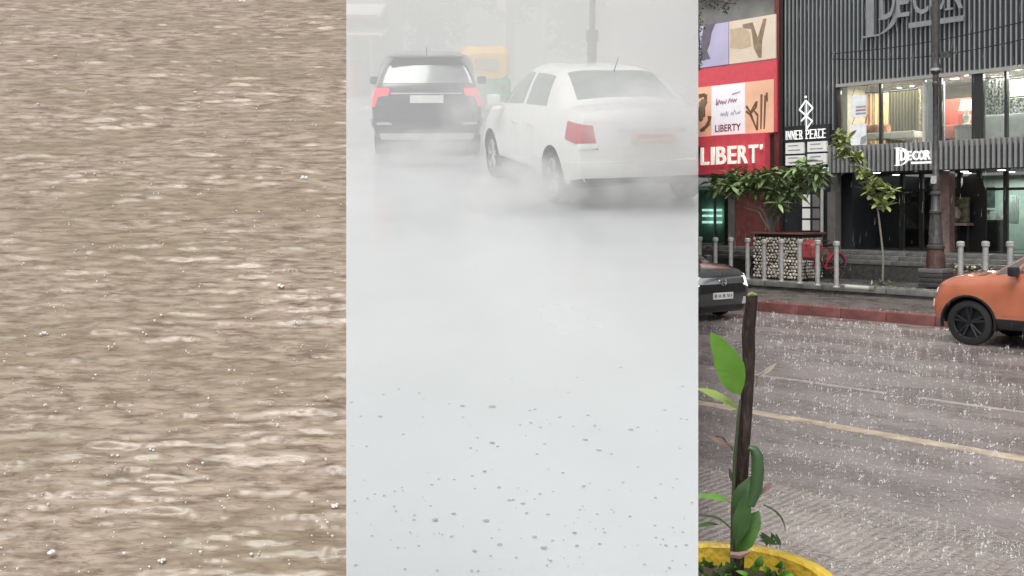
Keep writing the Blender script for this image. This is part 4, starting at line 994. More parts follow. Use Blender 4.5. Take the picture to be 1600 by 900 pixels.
# fascia sign
Ws = WF - .30
t = thing('shoe_shop_sign', 'long red fascia sign with raised white capital letters', 'sign', (UR(1100), Ws, zR0))
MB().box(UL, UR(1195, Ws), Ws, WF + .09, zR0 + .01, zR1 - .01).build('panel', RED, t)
LET = mat('cream_letters', (.88, .88, .78), .4, emit=.35); LSIDE = None
zl = RZ(1150, 256, Ws); hl = RZ(1150, 228, Ws) - zl
for ch, a, b in (('L', 1098, 1110.5), ('I', 1114, 1119), ('B', 1122, 1137), ('E', 1140, 1153), ('R', 1156, 1171), ('T', 1173, 1187), ('Y', 1184, 1199)):
    if ch == 'Y': put_text("'", t, UR(1190.5, Ws), Ws - .08, zl + hl * .72, hl * .28, LET, .05, .01, UR(1194, Ws) - UR(1190.5, Ws)); continue
    put_text(ch, t, UR(a, Ws), Ws - .08, zl, hl, LET, .05, .018, UR(b, Ws) - UR(a, Ws))
# slanted stroke of the logo at the far left
MB().plate([(UR(1086, Ws), zl - .05), (UR(1090, Ws), zl - .05), (UR(1097, Ws), zl + hl * 1.05), (UR(1094, Ws), zl + hl * 1.05)], Ws - .10, Ws - .02).build('logo_stroke', INK, t)
# red band
MB().box(UL, UR(1213, WF - .1), WF - .14, WF + .09, zR2 + .02, zR3).build('red_band', RED, SH)
MB().box(UR(1209.5, WF - .2), UR(1213.5, WF - .2), WF - .20, WF - .145, zR1, zR3).build('red_edge', RED, SH)
# lit poster
Wp = WF - .16
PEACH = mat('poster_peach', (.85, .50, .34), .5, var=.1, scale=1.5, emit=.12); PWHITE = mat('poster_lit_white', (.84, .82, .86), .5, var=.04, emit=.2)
t = thing('lit_poster', 'wide lit poster with white centre and drawn shoes above the red sign', 'poster', (UR(1150, Wp), Wp, zR1))
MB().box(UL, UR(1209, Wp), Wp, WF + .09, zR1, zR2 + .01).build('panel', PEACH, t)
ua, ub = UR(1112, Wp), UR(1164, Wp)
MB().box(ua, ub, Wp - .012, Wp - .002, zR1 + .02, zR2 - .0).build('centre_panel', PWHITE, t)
MAUVE = mat('mauve_ink', (.52, .30, .42), .6); MAR = mat('maroon_ink', (.22, .03, .06), .6); GIN = mat('grey_blue_ink', (.48, .52, .60), .6)
put_text('LIBERTY', t, UR(1118, Wp), Wp - .016, RZ(1140, 205, Wp), RZ(1140, 194, Wp) - RZ(1140, 205, Wp), MAR, .006, .015, UR(1158, Wp) - UR(1118, Wp))
zz = lambda py: RZ(1140, py, Wp)
rs_ = random.Random(4)
INKB = mat('brown_ink', (.20, .11, .06), .6)
def strokes(paths, r, m, par, W, ref):
    for p in paths:
        mb = MB()
        for (a, b), (c, d) in zip(p[:-1], p[1:]):
            va, vb = Vector((UR(a, W), RZ(ref, b, W))), Vector((UR(c, W), RZ(ref, d, W))); dd = (vb - va).normalized(); nn = Vector((-dd.y, dd.x)) * r
            mb.plate([tuple(va - nn), tuple(vb - nn * .6), tuple(vb + nn * .6), tuple(va + nn)], W - .0055, W - .0015 + rs_.uniform(0, .0005))
        mb.build('drawing', m, par)
def scrawl(x0, x1, yb, h):
    p, x, k = [], x0, 0
    while x < x1: p.append((x, yb - (h * rs_.uniform(.5, 1) if k % 2 else rs_.uniform(-.5, 1)))); x += rs_.uniform(1.3, 2.6); k += 1
    return p
strokes([scrawl(1119, 1136, 162, 8), scrawl(1138, 1153, 161, 8), [(1144, 148), (1157, 145)], [(1120, 152), (1120, 164)]], .022, MAUVE, t, Wp - .0125, 1140)
strokes([scrawl(1126, 1140, 181, 8), scrawl(1142, 1159, 180, 8)], .018, GIN, t, Wp - .0125, 1140)
strokes([[(1166, 164), (1173, 175), (1182, 158)], [(1173, 178), (1183, 203), (1184, 180), (1178, 172)], [(1172, 177), (1181, 168), (1183, 158)], [(1198, 146), (1199, 160)], [(1190, 148), (1189, 202)], [(1196, 150), (1194, 202)], [(1166, 172), (1176, 182)]], .035, INKB, t, Wp, 1185)
strokes([[(1092, 150), (1102, 148), (1103, 158), (1099, 170), (1100, 183)], [(1093, 172), (1097, 184), (1093, 188)], [(1109, 182), (1108, 192), (1101, 201), (1094, 204)]], .07, INKB, t, Wp, 1100)
MB().plate([(UR(1092, Wp), zz(184)), (UR(1099, Wp), zz(182)), (UR(1103, Wp), zz(152)), (UR(1097, Wp), zz(150)), (UR(1092, Wp), zz(156))], Wp - .009, Wp - .0058).build('drawing', mat('olive_ink', (.25, .19, .12), .6), t)
# upper posters
t = thing('tall_poster', 'lilac poster with a dark shape at the top left of the shop', 'poster', (UR(1110, Wp), Wp, zR3), 'R', 'upper posters')
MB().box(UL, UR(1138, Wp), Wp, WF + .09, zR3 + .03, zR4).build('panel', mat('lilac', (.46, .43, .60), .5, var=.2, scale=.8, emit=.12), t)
g2 = lambda px, py: (UR(px, Wp), RZ(1115, py, Wp))
MB().plate([g2(1096, 92), g2(1110, 91), g2(1105, 78), g2(1109, 68), g2(1112, 50), g2(1118, 37), g2(1100, 38), g2(1096, 60)], Wp - .008, Wp - .002).build('print', mat('dark_lilac', (.16, .14, .17), .6), t)
t = thing('tall_poster', 'cream poster with a brown forked shape beside the lilac one', 'poster', (UR(1175, Wp), Wp, zR3), 'R', 'upper posters')
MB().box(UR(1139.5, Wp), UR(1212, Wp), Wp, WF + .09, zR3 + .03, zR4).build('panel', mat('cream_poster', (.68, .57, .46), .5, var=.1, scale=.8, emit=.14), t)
g2 = lambda px, py: (UR(px, Wp), RZ(1175, py, Wp))
MB().plate([g2(1160, 36), g2(1176, 35), g2(1184, 60), g2(1193, 32), g2(1198, 33), g2(1191, 66), g2(1190, 92), g2(1186, 92), g2(1178, 76), g2(1174, 45), g2(1162, 42)], Wp - .008, Wp - .002).build('print', mat('poster_brown', (.30, .22, .15), .6, var=.3), t)
MB().plate([g2(1141, 40), g2(1160, 40), g2(1172, 50), g2(1174, 72), g2(1158, 74), g2(1141, 70)], Wp - .006, Wp - .0015).build('print', mat('poster_tan', (.60, .46, .33), .6, var=.1), t)

# ---------------------------------------------------------------- street furniture
STEEL = mat('bollard_steel', (.52, .52, .50), .4, .3, var=.2, scale=9)
def bollard(px, py, top, lab):
    U, W = RG(px, py, ZP); h = (EYE - (top - HZ) * RY(px, W) / F) - ZP
    t = thing('bollard', lab, 'bollard', (U, W, ZP), 'R', 'steel bollards along the pavement edge')
    MB().lathe([(.075, ZP - .0), (.075, ZP + .02), (.05, ZP + .03), (.05, ZP + h - .10)], (U, W, 0), 14).build('shaft', STEEL, t, True)
    MB().lathe([(.055, ZP + h - .10), (.07, ZP + h - .09), (.072, ZP + h - .02), (.05, ZP + h), (.001, ZP + h + .005)], (U, W, 0), 14).build('cap', STEEL, t, True)
for px, py, tp, lab in ((1093.5, 430, 370, 'leftmost bollard, behind the bonnet of the black car'), (1118, 432, 371, 'second bollard from the left, behind the black car'), (1142, 434, 371, 'third bollard from the left, behind the black car'),
        (1168, 436, 372, 'bollard just left of the pebble planter'), (1194, 438, 374, 'bollard in front of the left part of the pebble planter'), (1221, 440, 374, 'bollard in front of the middle of the pebble planter'),
        (1249.5, 443, 374, 'bollard in front of the right part of the pebble planter'), (1277.5, 446, 375, 'bollard in front of the red bicycle'), (1307, 449, 377, 'bollard just right of the red bicycle'),
        (1501, 466, 377, 'first bollard right of the lamp post'), (1540, 469, 377, 'second bollard right of the lamp post'), (1578.5, 472, 377, 'third bollard right of the lamp post, beside the orange car pillar')):
    bollard(px, py, tp, lab)
# lamp post
Ul, Wl = RU(1462, 21.6), 21.6
IRON = mat('cast_iron', (.085, .08, .08), .42, .3, var=.3, scale=14, bump=.3); RUST = mat('rust_paint', (.085, .045, .036), .6, var=.4, scale=8)
zl_ = lambda py: RZ(1462, py, Wl)
t = thing('lamp_post', 'ornate dark cast iron lamp post on a ribbed square plinth', 'lamp post', (Ul, Wl, ZP))
for k in range(4): MB().box(Ul - .27, Ul + .27, Wl - .27, Wl + .27, ZP - .01 + .1 * k, ZP + .085 + .1 * k, .02).build('plinth_course', IRON if k < 3 else mat('plinth_cap', (.16, .155, .15), .5), t, True)
zq = ZP + .39
MB().lathe([(.20, zq), (.19, zl_(400)), (.17, zl_(392)), (.165, zl_(389))], (Ul, Wl, 0), 12).build('base', RUST, t, True)
MB().lathe([(.17, zl_(389)), (.19, zl_(388)), (.19, zl_(384)), (.15, zl_(382)), (.155, zl_(378)), (.14, zl_(376)), (.15, zl_(371)), (.135, zl_(369)), (.115, zl_(345)), (.105, zl_(335)), (.13, zl_(333)), (.13, zl_(330)), (.105, zl_(328)), (.085, zl_(306)), (.11, zl_(304)), (.11, zl_(301)), (.075, zl_(299))], (Ul, Wl, 0), 12).build('fluted_shaft', IRON, t, True)
for k in range(8):
    a = 2 * math.pi * k / 8 + .2; c_, s_ = math.cos(a), math.sin(a)
    MB().tube([(Ul + .138 * c_, Wl + .138 * s_, zl_(368)), (Ul + .108 * c_, Wl + .108 * s_, zl_(336))], .014, 5).build('flute', IRON, t, True)
MB().lathe([(.075, zl_(299)), (.085, zl_(287)), (.085, zl_(274)), (.062, zl_(272)), (.058, zl_(135)), (.075, zl_(133)), (.075, zl_(129)), (.055, zl_(127)), (.07, zl_(122)), (.055, zl_(117)), (.11, zl_(112)), (.12, zl_(106)), (.07, zl_(98)), (.085, zl_(88)), (.085, zl_(30)), (.07, 8.2)], (Ul, Wl, 0), 14).build('shaft', IRON, t, True)
MB().lathe([(.124, zl_(111)), (.124, zl_(107))], (Ul, Wl, 0), 14).build('collar', ALLOY, t, True)
MB().box(Ul - .06, Ul + .06, Wl - .10, Wl - .086, zl_(287), zl_(275)).build('notice', mat('old_notice', (.5, .5, .48), .6, var=.5, scale=30), t)
MB().add([(Ul + .06, Wl, zl_(84)), (Ul + .30, Wl - .05, zl_(82)), (Ul + .34, Wl - .05, zl_(92)), (Ul + .06, Wl, zl_(90)), (Ul + .06, Wl + .12, zl_(84)), (Ul + .30, Wl + .07, zl_(82)), (Ul + .34, Wl + .07, zl_(92)), (Ul + .06, Wl + .12, zl_(90))],
    [(0, 1, 2, 3), (4, 7, 6, 5), (0, 4, 5, 1), (1, 5, 6, 2), (2, 6, 7, 3), (3, 7, 4, 0)]).build('floodlight', IRON, t)
MB().lathe([(.05, 8.2), (.22, 8.35), (.26, 8.9), (.05, 9.1)], (Ul, Wl, 0), 14).build('lantern', mat('lantern_glass', (.6, .6, .55), .3), t, True)
# overhead cables
def cable(lab, a, b, W0, W1, sag):
    p0 = Vector((RU(a[0], W0), W0, RZ(a[0], a[1], W0))); p1 = Vector((RU(b[0], W1), W1, RZ(b[0], b[1], W1)))
    pts = [p0.lerp(p1, k / 24) - Vector((0, 0, sag * math.sin(math.pi * k / 24))) for k in range(25)]
    tag(MB().tube(pts, .012, 5).build('overhead_cable', INK, None, True), lab, 'cable', 'overhead cables')
cable('upper black cable strung across the slat cladding', (1300, 84), (1640, 24), 23.3, 22.0, .12)
cable('lower black cable strung across the slat cladding', (1300, 92), (1640, 52), 23.3, 22.0, .2)

# ---------------------------------------------------------------- planter of pebbles
Wp0, Wp1 = 21.2, 22.2
ua, ub = RU(1174, Wp0), RU(1254, Wp0)
zpt = RZ(1230, 364, Wp0)
PEB = bpy.data.materials.new('pebbles'); PEB.use_nodes = True
n = PEB.node_tree.nodes; l = PEB.node_tree.links; gi = n.new('ShaderNodeNewGeometry'); cr = n.new('ShaderNodeValToRGB')
cr.color_ramp.elements[0].color = (.24, .20, .17, 1); cr.color_ramp.elements[1].color = (.80, .75, .66, 1); l.new(gi.outputs['Random Per Island'], cr.inputs[0]); l.new(cr.outputs[0], n['Principled BSDF'].inputs['Base Color']); n['Principled BSDF'].inputs['Roughness'].default_value = .35
t = thing('pebble_planter', 'tall planter faced with pale pebbles and a red rim', 'planter', ((ua + ub) / 2, Wp0, ZP))
MB().box(ua + .06, ub - .06, Wp0 + .06, Wp1 - .06, ZP - .02, zpt - .05).build('core', mat('planter_mortar', (.045, .04, .035), .8), t)
RIM = mat('rim_red', (.20, .095, .09), .4)
for a, b, c, d in ((ua - .02, ub + .02, Wp0 - .02, Wp0 + .14), (ua - .02, ub + .02, Wp1 - .14, Wp1 + .02), (ua - .02, ua + .14, Wp0 + .143, Wp1 - .143), (ub - .14, ub + .02, Wp0 + .143, Wp1 - .143)):
    MB().box(a, b, c, d, zpt - .035, zpt + .01, .008).build('rim', RIM, t, True)
mb = MB(); rs_ = random.Random(11)
def pebble(c, nx):
    bm = bmesh.new(); bmesh.ops.create_icosphere(bm, subdivisions=1, radius=1)
    sx, sy, sz = rs_.uniform(.030, .050), .03, rs_.uniform(.028, .046); r_ = Matrix.Rotation(rs_.uniform(0, 3), 3, 'Y')
    vs = []
    for v in bm.verts:
        q = r_ @ Vector((v.co.x * sx, v.co.y * sy, v.co.z * sz))
        if nx: q = Vector((q.y, q.x, q.z))
        vs.append(Vector(c) + q)
    bm.verts.index_update(); mb.add(vs, [[v.index for v in f.verts] for f in bm.faces]); bm.free()
z = ZP + .04; row = 0
while z < zpt - .08:
    u = ua + .05 + (row % 2) * .045
    while u < ub - .03: pebble((u + rs_.uniform(-.012, .012), Wp0 + .05, z + rs_.uniform(-.012, .012)), False); u += .088
    q = Wp0 + .1
    while q < Wp1: pebble((ua + .05, q, z), True); pebble((ub - .05, q, z), True); q += .09
    z += .076; row += 1
mb.build('pebbles', PEB, t, True, kind='stuff')
MB().box(ua + .13, ub - .13, Wp0 + .13, Wp1 - .13, zpt - .16, zpt - .04).build('soil', mat('soil', (.06, .045, .03), .9, bump=.6), t)

# ---------------------------------------------------------------- plants of the street
def leaf_mesh(name, L, wd, m, fold=.15, droop=.15, n=6):
    mb = MB(); vs, fs = [], []
    for i in range(n + 1):
        q = i / n; x = q * L; ww = wd * math.sin(math.pi * min(1, q * .92 + .06)) ** .8 * (1 if i < n else .05); z = -droop * L * q * q
        vs += [(x, -ww, z + fold * ww), (x, 0, z), (x, ww, z + fold * ww)]
    for i in range(n):
        k = 3 * i; fs += [(k, k + 3, k + 4, k + 1), (k + 1, k + 4, k + 5, k + 2)]
    mb.add(vs, fs)
    return mesh_of(name, mb, m, True)
def leafmat(name, col, var=.35):
    m = mat(name, col, .32, var=var, scale=7, spec=.6)
    b = m.node_tree.nodes['Principled BSDF']
    oi = m.node_tree.nodes.new('ShaderNodeObjectInfo'); hv = m.node_tree.nodes.new('ShaderNodeHueSaturation')
    mr = m.node_tree.nodes.new('ShaderNodeMapRange'); mr.inputs['To Min'].default_value = .6; mr.inputs['To Max'].default_value = 1.7
    src = b.inputs['Base Color'].links[0].from_socket
    m.node_tree.links.new(oi.outputs['Random'], mr.inputs[0]); m.node_tree.links.new(mr.outputs[0], hv.inputs['Value']); m.node_tree.links.new(src, hv.inputs['Color']); m.node_tree.links.new(hv.outputs[0], b.inputs['Base Color'])
    b.inputs['Subsurface Weight'].default_value = 0
    return m
GREENL = leafmat('frangipani_green', (.23, .33, .14)); LIMEL = leafmat('lime_green', (.27, .32, .11))
def rosette(parent, c, lm, n, rs, up=.35, sc=1.0):
    for k in range(n):
        a = 2 * math.pi * k / n + rs.uniform(-.3, .3); el = rs.uniform(-.5, .9) * up * 2
        mt = T(c) @ Matrix.Rotation(a, 4, 'Z') @ Matrix.Rotation(-el, 4, 'Y') @ Matrix.Rotation(rs.uniform(-.5, .5), 4, 'X') @ Matrix.Scale(sc * rs.uniform(.7, 1.15), 4)
        inst('leaf', lm, parent, mt)
lm1 = leaf_mesh('leaf', .38, .05, GREENL, .15, .35); lm2 = leaf_mesh('leaf', .24, .05, LIMEL)
rs_ = random.Random(21)
Wt = (Wp0 + Wp1) / 2
t = thing('frangipani_shrub', 'spreading green shrub with long leaves growing in the pebble planter', 'shrub', (RU(1228, Wt), Wt, zpt - .05))
stems = []
GB = mat('grey_bark', (.24, .22, .19), .7, bump=.3)
tips = [(1120, 292), (1113, 300), (1135, 287), (1150, 280), (1160, 295), (1172, 283), (1185, 276), (1196, 290), (1207, 272), (1214, 288), (1224, 268), (1232, 282), (1244, 262), (1252, 276), (1264, 266), (1272, 284), (1278, 274), (1240, 298), (1222, 304), (1204, 306), (1150, 300), (1258, 296), (1180, 300), (1216, 318), (1230, 316), (1256, 255), (1268, 294)]
tips += [(1128, 296), (1143, 292), (1166, 287), (1178, 290), (1190, 284), (1202, 282), (1218, 278), (1230, 274), (1238, 270), (1248, 284), (1260, 276), (1270, 270), (1210, 298), (1226, 294), (1192, 300), (1246, 306), (1234, 326), (1220, 330), (1208, 316), (1170, 296)]
for k in range(48):
    px = rs_.uniform(1112, 1284); py = 283 - (px - 1112) * .12 + rs_.uniform(-8, 46 if 1190 < px < 1256 else 18); tips.append((px, py))
br = MB(); roots = [(RU(p, Wt), Wt + d, zpt - .06) for p, d in ((1210, -.1), (1224, .1), (1238, 0))]
fol = MB(); lv = 0
for i, (px, py) in enumerate(tips):
    W_ = Wt + rs_.uniform(-.7, .5); p = Vector((RU(px, W_), W_, RZ(px, py, W_))); r0 = Vector(roots[i % 3])
    if i % 3 == 0:
        mid = r0.lerp(p, .5) + Vector((0, 0, .1)); br.tube([r0, r0.lerp(mid, .5) + Vector((0, 0, .22)), mid, p], [.024, .018, .012, .008], 6)
    if lv + 9 <= 300: rosette(t, p, lm1, 9, rs_, .5); lv += 9
    else:
        for k in range(9):
            mt = T(p) @ Matrix.Rotation(6.283 * k / 9 + rs_.uniform(-.3, .3), 4, 'Z') @ Matrix.Rotation(-rs_.uniform(-.6, .9), 4, 'Y') @ Matrix.Rotation(rs_.uniform(-.5, .5), 4, 'X') @ Matrix.Scale(rs_.uniform(.7, 1.1), 4)
            fol.add([mt @ v.co for v in lm1.vertices], [tuple(f.vertices) for f in lm1.polygons])
fol.build('foliage', GREENL, t, True, kind='stuff')
br.build('branches', GB, t, True)
t = thing('leaning_sapling', 'young lime green sapling leaning over the steps beside the store', 'tree', (RU(1379, 21.3), 21.3, ZP))
W_ = 21.3; tp = [(1379, 441), (1380, 400), (1377, 372), (1372, 330), (1362, 290), (1340, 255), (1316, 222)]
pts = [(RU(a, W_), W_, RZ(a, b, W_)) for a, b in tp]; pts[0] = (pts[0][0], W_, ZP)
MB().tube(pts, [.026, .024, .022, .02, .017, .013, .008], 8).build('trunk', GB, t, True)
for px, py in ((1312, 214), (1316, 230), (1322, 222), (1326, 240), (1333, 250), (1318, 244), (1344, 262), (1350, 275), (1358, 284), (1366, 296), (1374, 290), (1383, 300), (1378, 312), (1390, 304), (1370, 318), (1386, 322), (1352, 296), (1362, 306), (1340, 246), (1310, 224)):
    w2 = W_ + rs_.uniform(-.2, .2); rosette(t, Vector((RU(px + rs_.uniform(-7, 7), w2), w2, RZ(px, py + rs_.uniform(-7, 7), w2))), lm2, 6, rs_, .7); rosette(t, Vector((RU(px, w2), w2, RZ(px, py, w2))), lm2, 8, rs_, .6)
# overhanging branch at the upper left
t = thing('overhanging_branch', 'dark leafy branch hanging into the upper left of the shop view', 'tree', (RU(1092, 17), 17, 5))
W_ = 17.0; bp_ = MB(); lf = MB()
def q3(px, py, d=0): return Vector((RU(px, W_ + d), W_ + d, RZ(px, py, W_ + d)))
bp_.tube([q3(1080, -30), q3(1100, -8), q3(1125, 2), q3(1150, 6)], [.05, .035, .02, .008], 6); bp_.tube([q3(1080, -20), q3(1090, 30), q3(1093, 70), q3(1092, 100)], [.04, .025, .015, .006], 6)
for k in range(420):
    if k < 260: px, py = rs_.uniform(1086, 1156), rs_.triangular(-25, 16, -10)
    elif k < 300: px, py = rs_.gauss(1133, 3), rs_.uniform(4, 20)
    else: px, py = 1091 + abs(rs_.gauss(0, 3.2)), rs_.uniform(10, 108)
    p = q3(px, py, rs_.uniform(-.3, .3)); a = Vector((rs_.gauss(0, 1), rs_.gauss(0, 1), -abs(rs_.gauss(0, 1)))).normalized(); b = a.orthogonal().normalized(); L = rs_.uniform(.035, .075)
    lf.add([p, p + a * L * .5 + b * L * .35, p + a * L, p + a * L * .5 - b * L * .35], [(0, 1, 2, 3)])
bp_.build('branch', BARK, t, True); lf.build('crown', mat('dark_leaf', (.045, .065, .035), .45, var=.4), t)
# weeds on the platform edge
t = thing('weed_clump', 'low weed clump on the pavement edge in front of the sapling', 'plant', (*RG(1372, 447, ZP), ZP))
lm4 = leaf_mesh('leaf', .14, .016, leafmat('weed_green', (.09, .13, .05)))
for px, py in ((1362, 447), (1372, 447), (1384, 448), (1392, 446), (1378, 444)):
    u, w_ = RG(px, py, ZP); rosette(t, Vector((u, w_, ZP + .01)), lm4, 9, rs_, .9)
u, w_ = RG(1330, 453, ZP - .02)
t = thing('drain_pipe', 'pale pipe lying along the pavement edge', 'pipe', (u, w_, ZP - .02))
a = RG(1322, 452, ZP); b = RG(1364, 455, ZP)
MB().tube([(a[0], a[1], ZP + .05), (b[0], b[1], ZP + .05)], .05, 10).build('pipe', mat('pipe_pale', (.55, .53, .48), .4), t, True)
MB().tube([(b[0] - .06, b[1], ZP + .05), (b[0] + .04, b[1], ZP + .05)], .062, 10).build('collar', GB, t, True)
# rubble heap right of the lamp post
t = thing('potted_ferns', 'row of small pale flowering plants behind the bollards by the orange car', 'plant', (RU(1510, 22.3), 22.3, ZP))
lm5 = leaf_mesh('leaf', .16, .03, leafmat('pale_fern', (.32, .30, .22), .5))
for k in range(14):
    px = 1484 + k * 5; w_ = 22.3; rosette(t, Vector((RU(px, w_), w_, RZ(px, 421, w_))), lm5, 6, rs_, .6)
MB().box(RU(1480, 22.3), RU(1560, 22.3), 22.2, 22.4, ZP - .02, RZ(1510, 424, 22.3)).build('trough', mat('trough_brown', (.16, .08, .06), .6), t)
# bicycle
Wb = 21.3
ub_ = RU(1288, Wb); BR = mat('bicycle_red', (.36, .045, .05), .35); bz = ZP
t = thing('bicycle', 'red bicycle parked behind the bollards beside the pebble planter', 'bicycle', (RU(1289, Wb), Wb, ZP), 'R', None, R(262)); ub_ = Wb = bz = 0.0
c0, c1 = (ub_ - .42, Wb - .0, bz + .31), (ub_ + .40, Wb, bz + .31)
for c in (c0, c1):
    w_ = MB(); ring = [(c[0] + .295 * math.cos(R(a)), c[1], c[2] + .295 * math.sin(R(a))) for a in range(0, 361, 15)]; w_.tube(ring, .017, 6, False); wo = w_.build('wheel', RUBBER, t, True)
    s_ = MB()
    for k in range(12): a = R(30 * k); s_.tube([c, (c[0] + .28 * math.cos(a), c[1], c[2] + .28 * math.sin(a))], .003, 4)
    s_.build('spokes', ALLOY, wo)
bb = (ub_ - .02, Wb, bz + .28); seat = (ub_ - .16, Wb, bz + .74); head = (ub_ + .27, Wb, bz + .78)
fr = MB()
for a, b in ((bb, seat), (seat, head), (bb, (ub_ + .29, Wb, bz + .68)), (bb, c0), (seat, c0), (head, c1)): fr.tube([a, b], .02, 6)
fr.build('frame', BR, t, True)
MB().tube([head, (head[0] - .03, Wb, bz + .92)], .014, 6).build('stem', ALLOY, t); MB().tube([(head[0] - .12, Wb - .26, bz + .94), (head[0] - .03, Wb, bz + .92), (head[0] - .12, Wb + .26, bz + .94)], .013, 6).build('handlebar', TRIM, t)
MB().box(seat[0] - .13, seat[0] + .13, Wb - .07, Wb + .07, seat[2] + .05, seat[2] + .12, .03).build('saddle', TRIM, t, True)
loft([(head[0] - .02, rr(.12, bz + .62, bz + .90, .06)), (head[0] + .10, rr(.22, bz + .52, bz + .96, .08)), (head[0] + .26, rr(.23, bz + .48, bz + .93, .09)), (head[0] + .36, rr(.14, bz + .56, bz + .86, .06))]).build('saddlebag', mat('bag_red', (.30, .06, .06), .5, var=.4, scale=9, bump=.5, bscale=14), t, True)
MB().tube([(c0[0] + .34 * math.cos(R(a)), Wb, c0[2] + .34 * math.sin(R(a))) for a in range(20, 171, 15)], .03, 6).build('mudguard', BR, t, True)

# ---------------------------------------------------------------- cars of the street
U_, W_ = RG(1516, 539, 0)
RW2 = .335
ox, oy = U_ + 1.27, W_ + .80
t, G = car('compact_suv', 'orange compact SUV parked at the kerb, front wheel in view', 'R', ox, oy, math.pi, SUV, ORANGE, RW2, (-1.27, 1.27), DARKALLOY, True)
for sgn in (1, -1):
    for ax in (-1.27, 1.27):
        poly = [(ax + (RW2 + .078) * math.cos(R(a)), RW2 + (RW2 + .078) * math.sin(R(a))) for a in range(-12, 193, 12)] + [(ax + (RW2 + .05) * math.cos(R(a)), RW2 + (RW2 + .05) * math.sin(R(a))) for a in range(192, -13, -12)]
        n_ = len(poly) // 2; mb = MB(); y0, y1 = sorted((sgn * .84, sgn * .897))
        for i in range(n_ - 1): mb.plate([poly[i], poly[i + 1], poly[2 * n_ - 2 - i], poly[2 * n_ - 1 - i]], y0, y1)
        mb.build('arch_trim', TRIM, t, True)
    patch(G, 11.55, 13.3, 3.35, 3.75, .008, sgn, nu=8, nv=3).build('running_lamp', CLEAR, t, True)
    patch(G, 11.9, 13.2, 2.35, 2.9, .01, sgn, nu=8, nv=4).build('headlamp', CLEAR, t, True)
    MB().tube([(-1.3, sgn * .56, 1.66), (.2, sgn * .54, 1.66)], .018, 6).build('roof_rail', TRIM, t, True)
patch(G, 12.9, 14.98, 1.1, 2.0, .012, 1, nu=12, nv=5, both=True).build('lower_bumper', TRIM, t, True)
patch(G, 13.2, 14.98, 2.5, 3.3, .010, 1, nu=10, nv=5, both=True).build('grille', TRIM, t, True)
patch(G, .04, 1.6, 3.0, 3.4, .01, 1, nu=8, nv=4, both=True).build('tail_lamp', REDLAMP, t, True)

hU, hW = -11.24, 15.5
UPRIGHT = [list(q) for q in SEDAN]
UPRIGHT[7] = [(1.42, .76, .22), (1.42, .84, .40), (1.42, .85, .66), (1.42, .79, .92), (1.42, .66, .99), (1.40, 0, 1.03)]
UPRIGHT[8] = [(1.78, .70, .17), (1.82, .79, .40), (1.82, .79, .64), (1.80, .73, .85), (1.76, .60, .93), (1.78, 0, .96)]
UPRIGHT[9] = [(1.90, .62, .17), (1.97, .70, .40), (1.98, .69, .60), (1.96, .63, .80), (1.92, .52, .88), (1.94, 0, .90)]
t, G = car('compact_saloon', 'black saloon car with chrome grille bar facing the camera at the left edge', 'R', hU - 1.98, hW, R(-8), UPRIGHT, mat('grey_black_paint', (.065, .068, .07), .2, coat=.8, var=.05), .30, (-1.28, 1.17), ALLOY, False)
for sgn in (1, -1):
    patch(G, 11.5, 13.3, 2.9, 4.15, .010, sgn, nu=12, nv=6, k0b=3.2, k1b=4.0).build('headlamp', mat('lit_headlamp', (.92, .93, .95), .08, coat=1, emit=.6), t, True)
    patch(G, 12.35, 13.3, 1.55, 2.1, .012, sgn, nu=8, nv=4).build('fog_lamp', CLEAR, t, True)
patch(G, 13.1, 14.98, 3.35, 3.95, .014, 1, nu=10, nv=4, both=True).build('grille_bar', CHROME, t, True)
patch(G, 13.1, 14.98, 2.55, 3.3, .010, 1, nu=10, nv=4, both=True).build('grille', TRIM, t, True)
patch(G, 12.9, 14.98, 1.1, 1.5, .012, 1, nu=10, nv=4, both=True).build('lower_grille', TRIM, t, True)
pl = MB().box(2.025, 2.045, -.25, .25, .40, .52).build('number_plate', PLATE, t)
plate_text(pl, 'UP 14 FB 7114', T((2.047, -.22, .43)) @ Matrix.Rotation(R(90), 4, 'Z'), .44, .06)
em = MB(); f_ = lambda y, z: (2.062, y, z + .06)
for a, b in (((-.05, .70), (-.042, .60)), ((.05, .70), (.042, .60)), ((-.045, .65), (.045, .65))): em.tube([f_(*a), f_(*b)], .009, 6)
ring = [f_(.068 * math.cos(R(a)) * (1 + .12 * math.sin(R(a))), .65 + .062 * math.sin(R(a))) for a in range(0, 361, 20)]
em.tube(ring, .006, 5, False); em.build('emblem', CHROME, t, True)

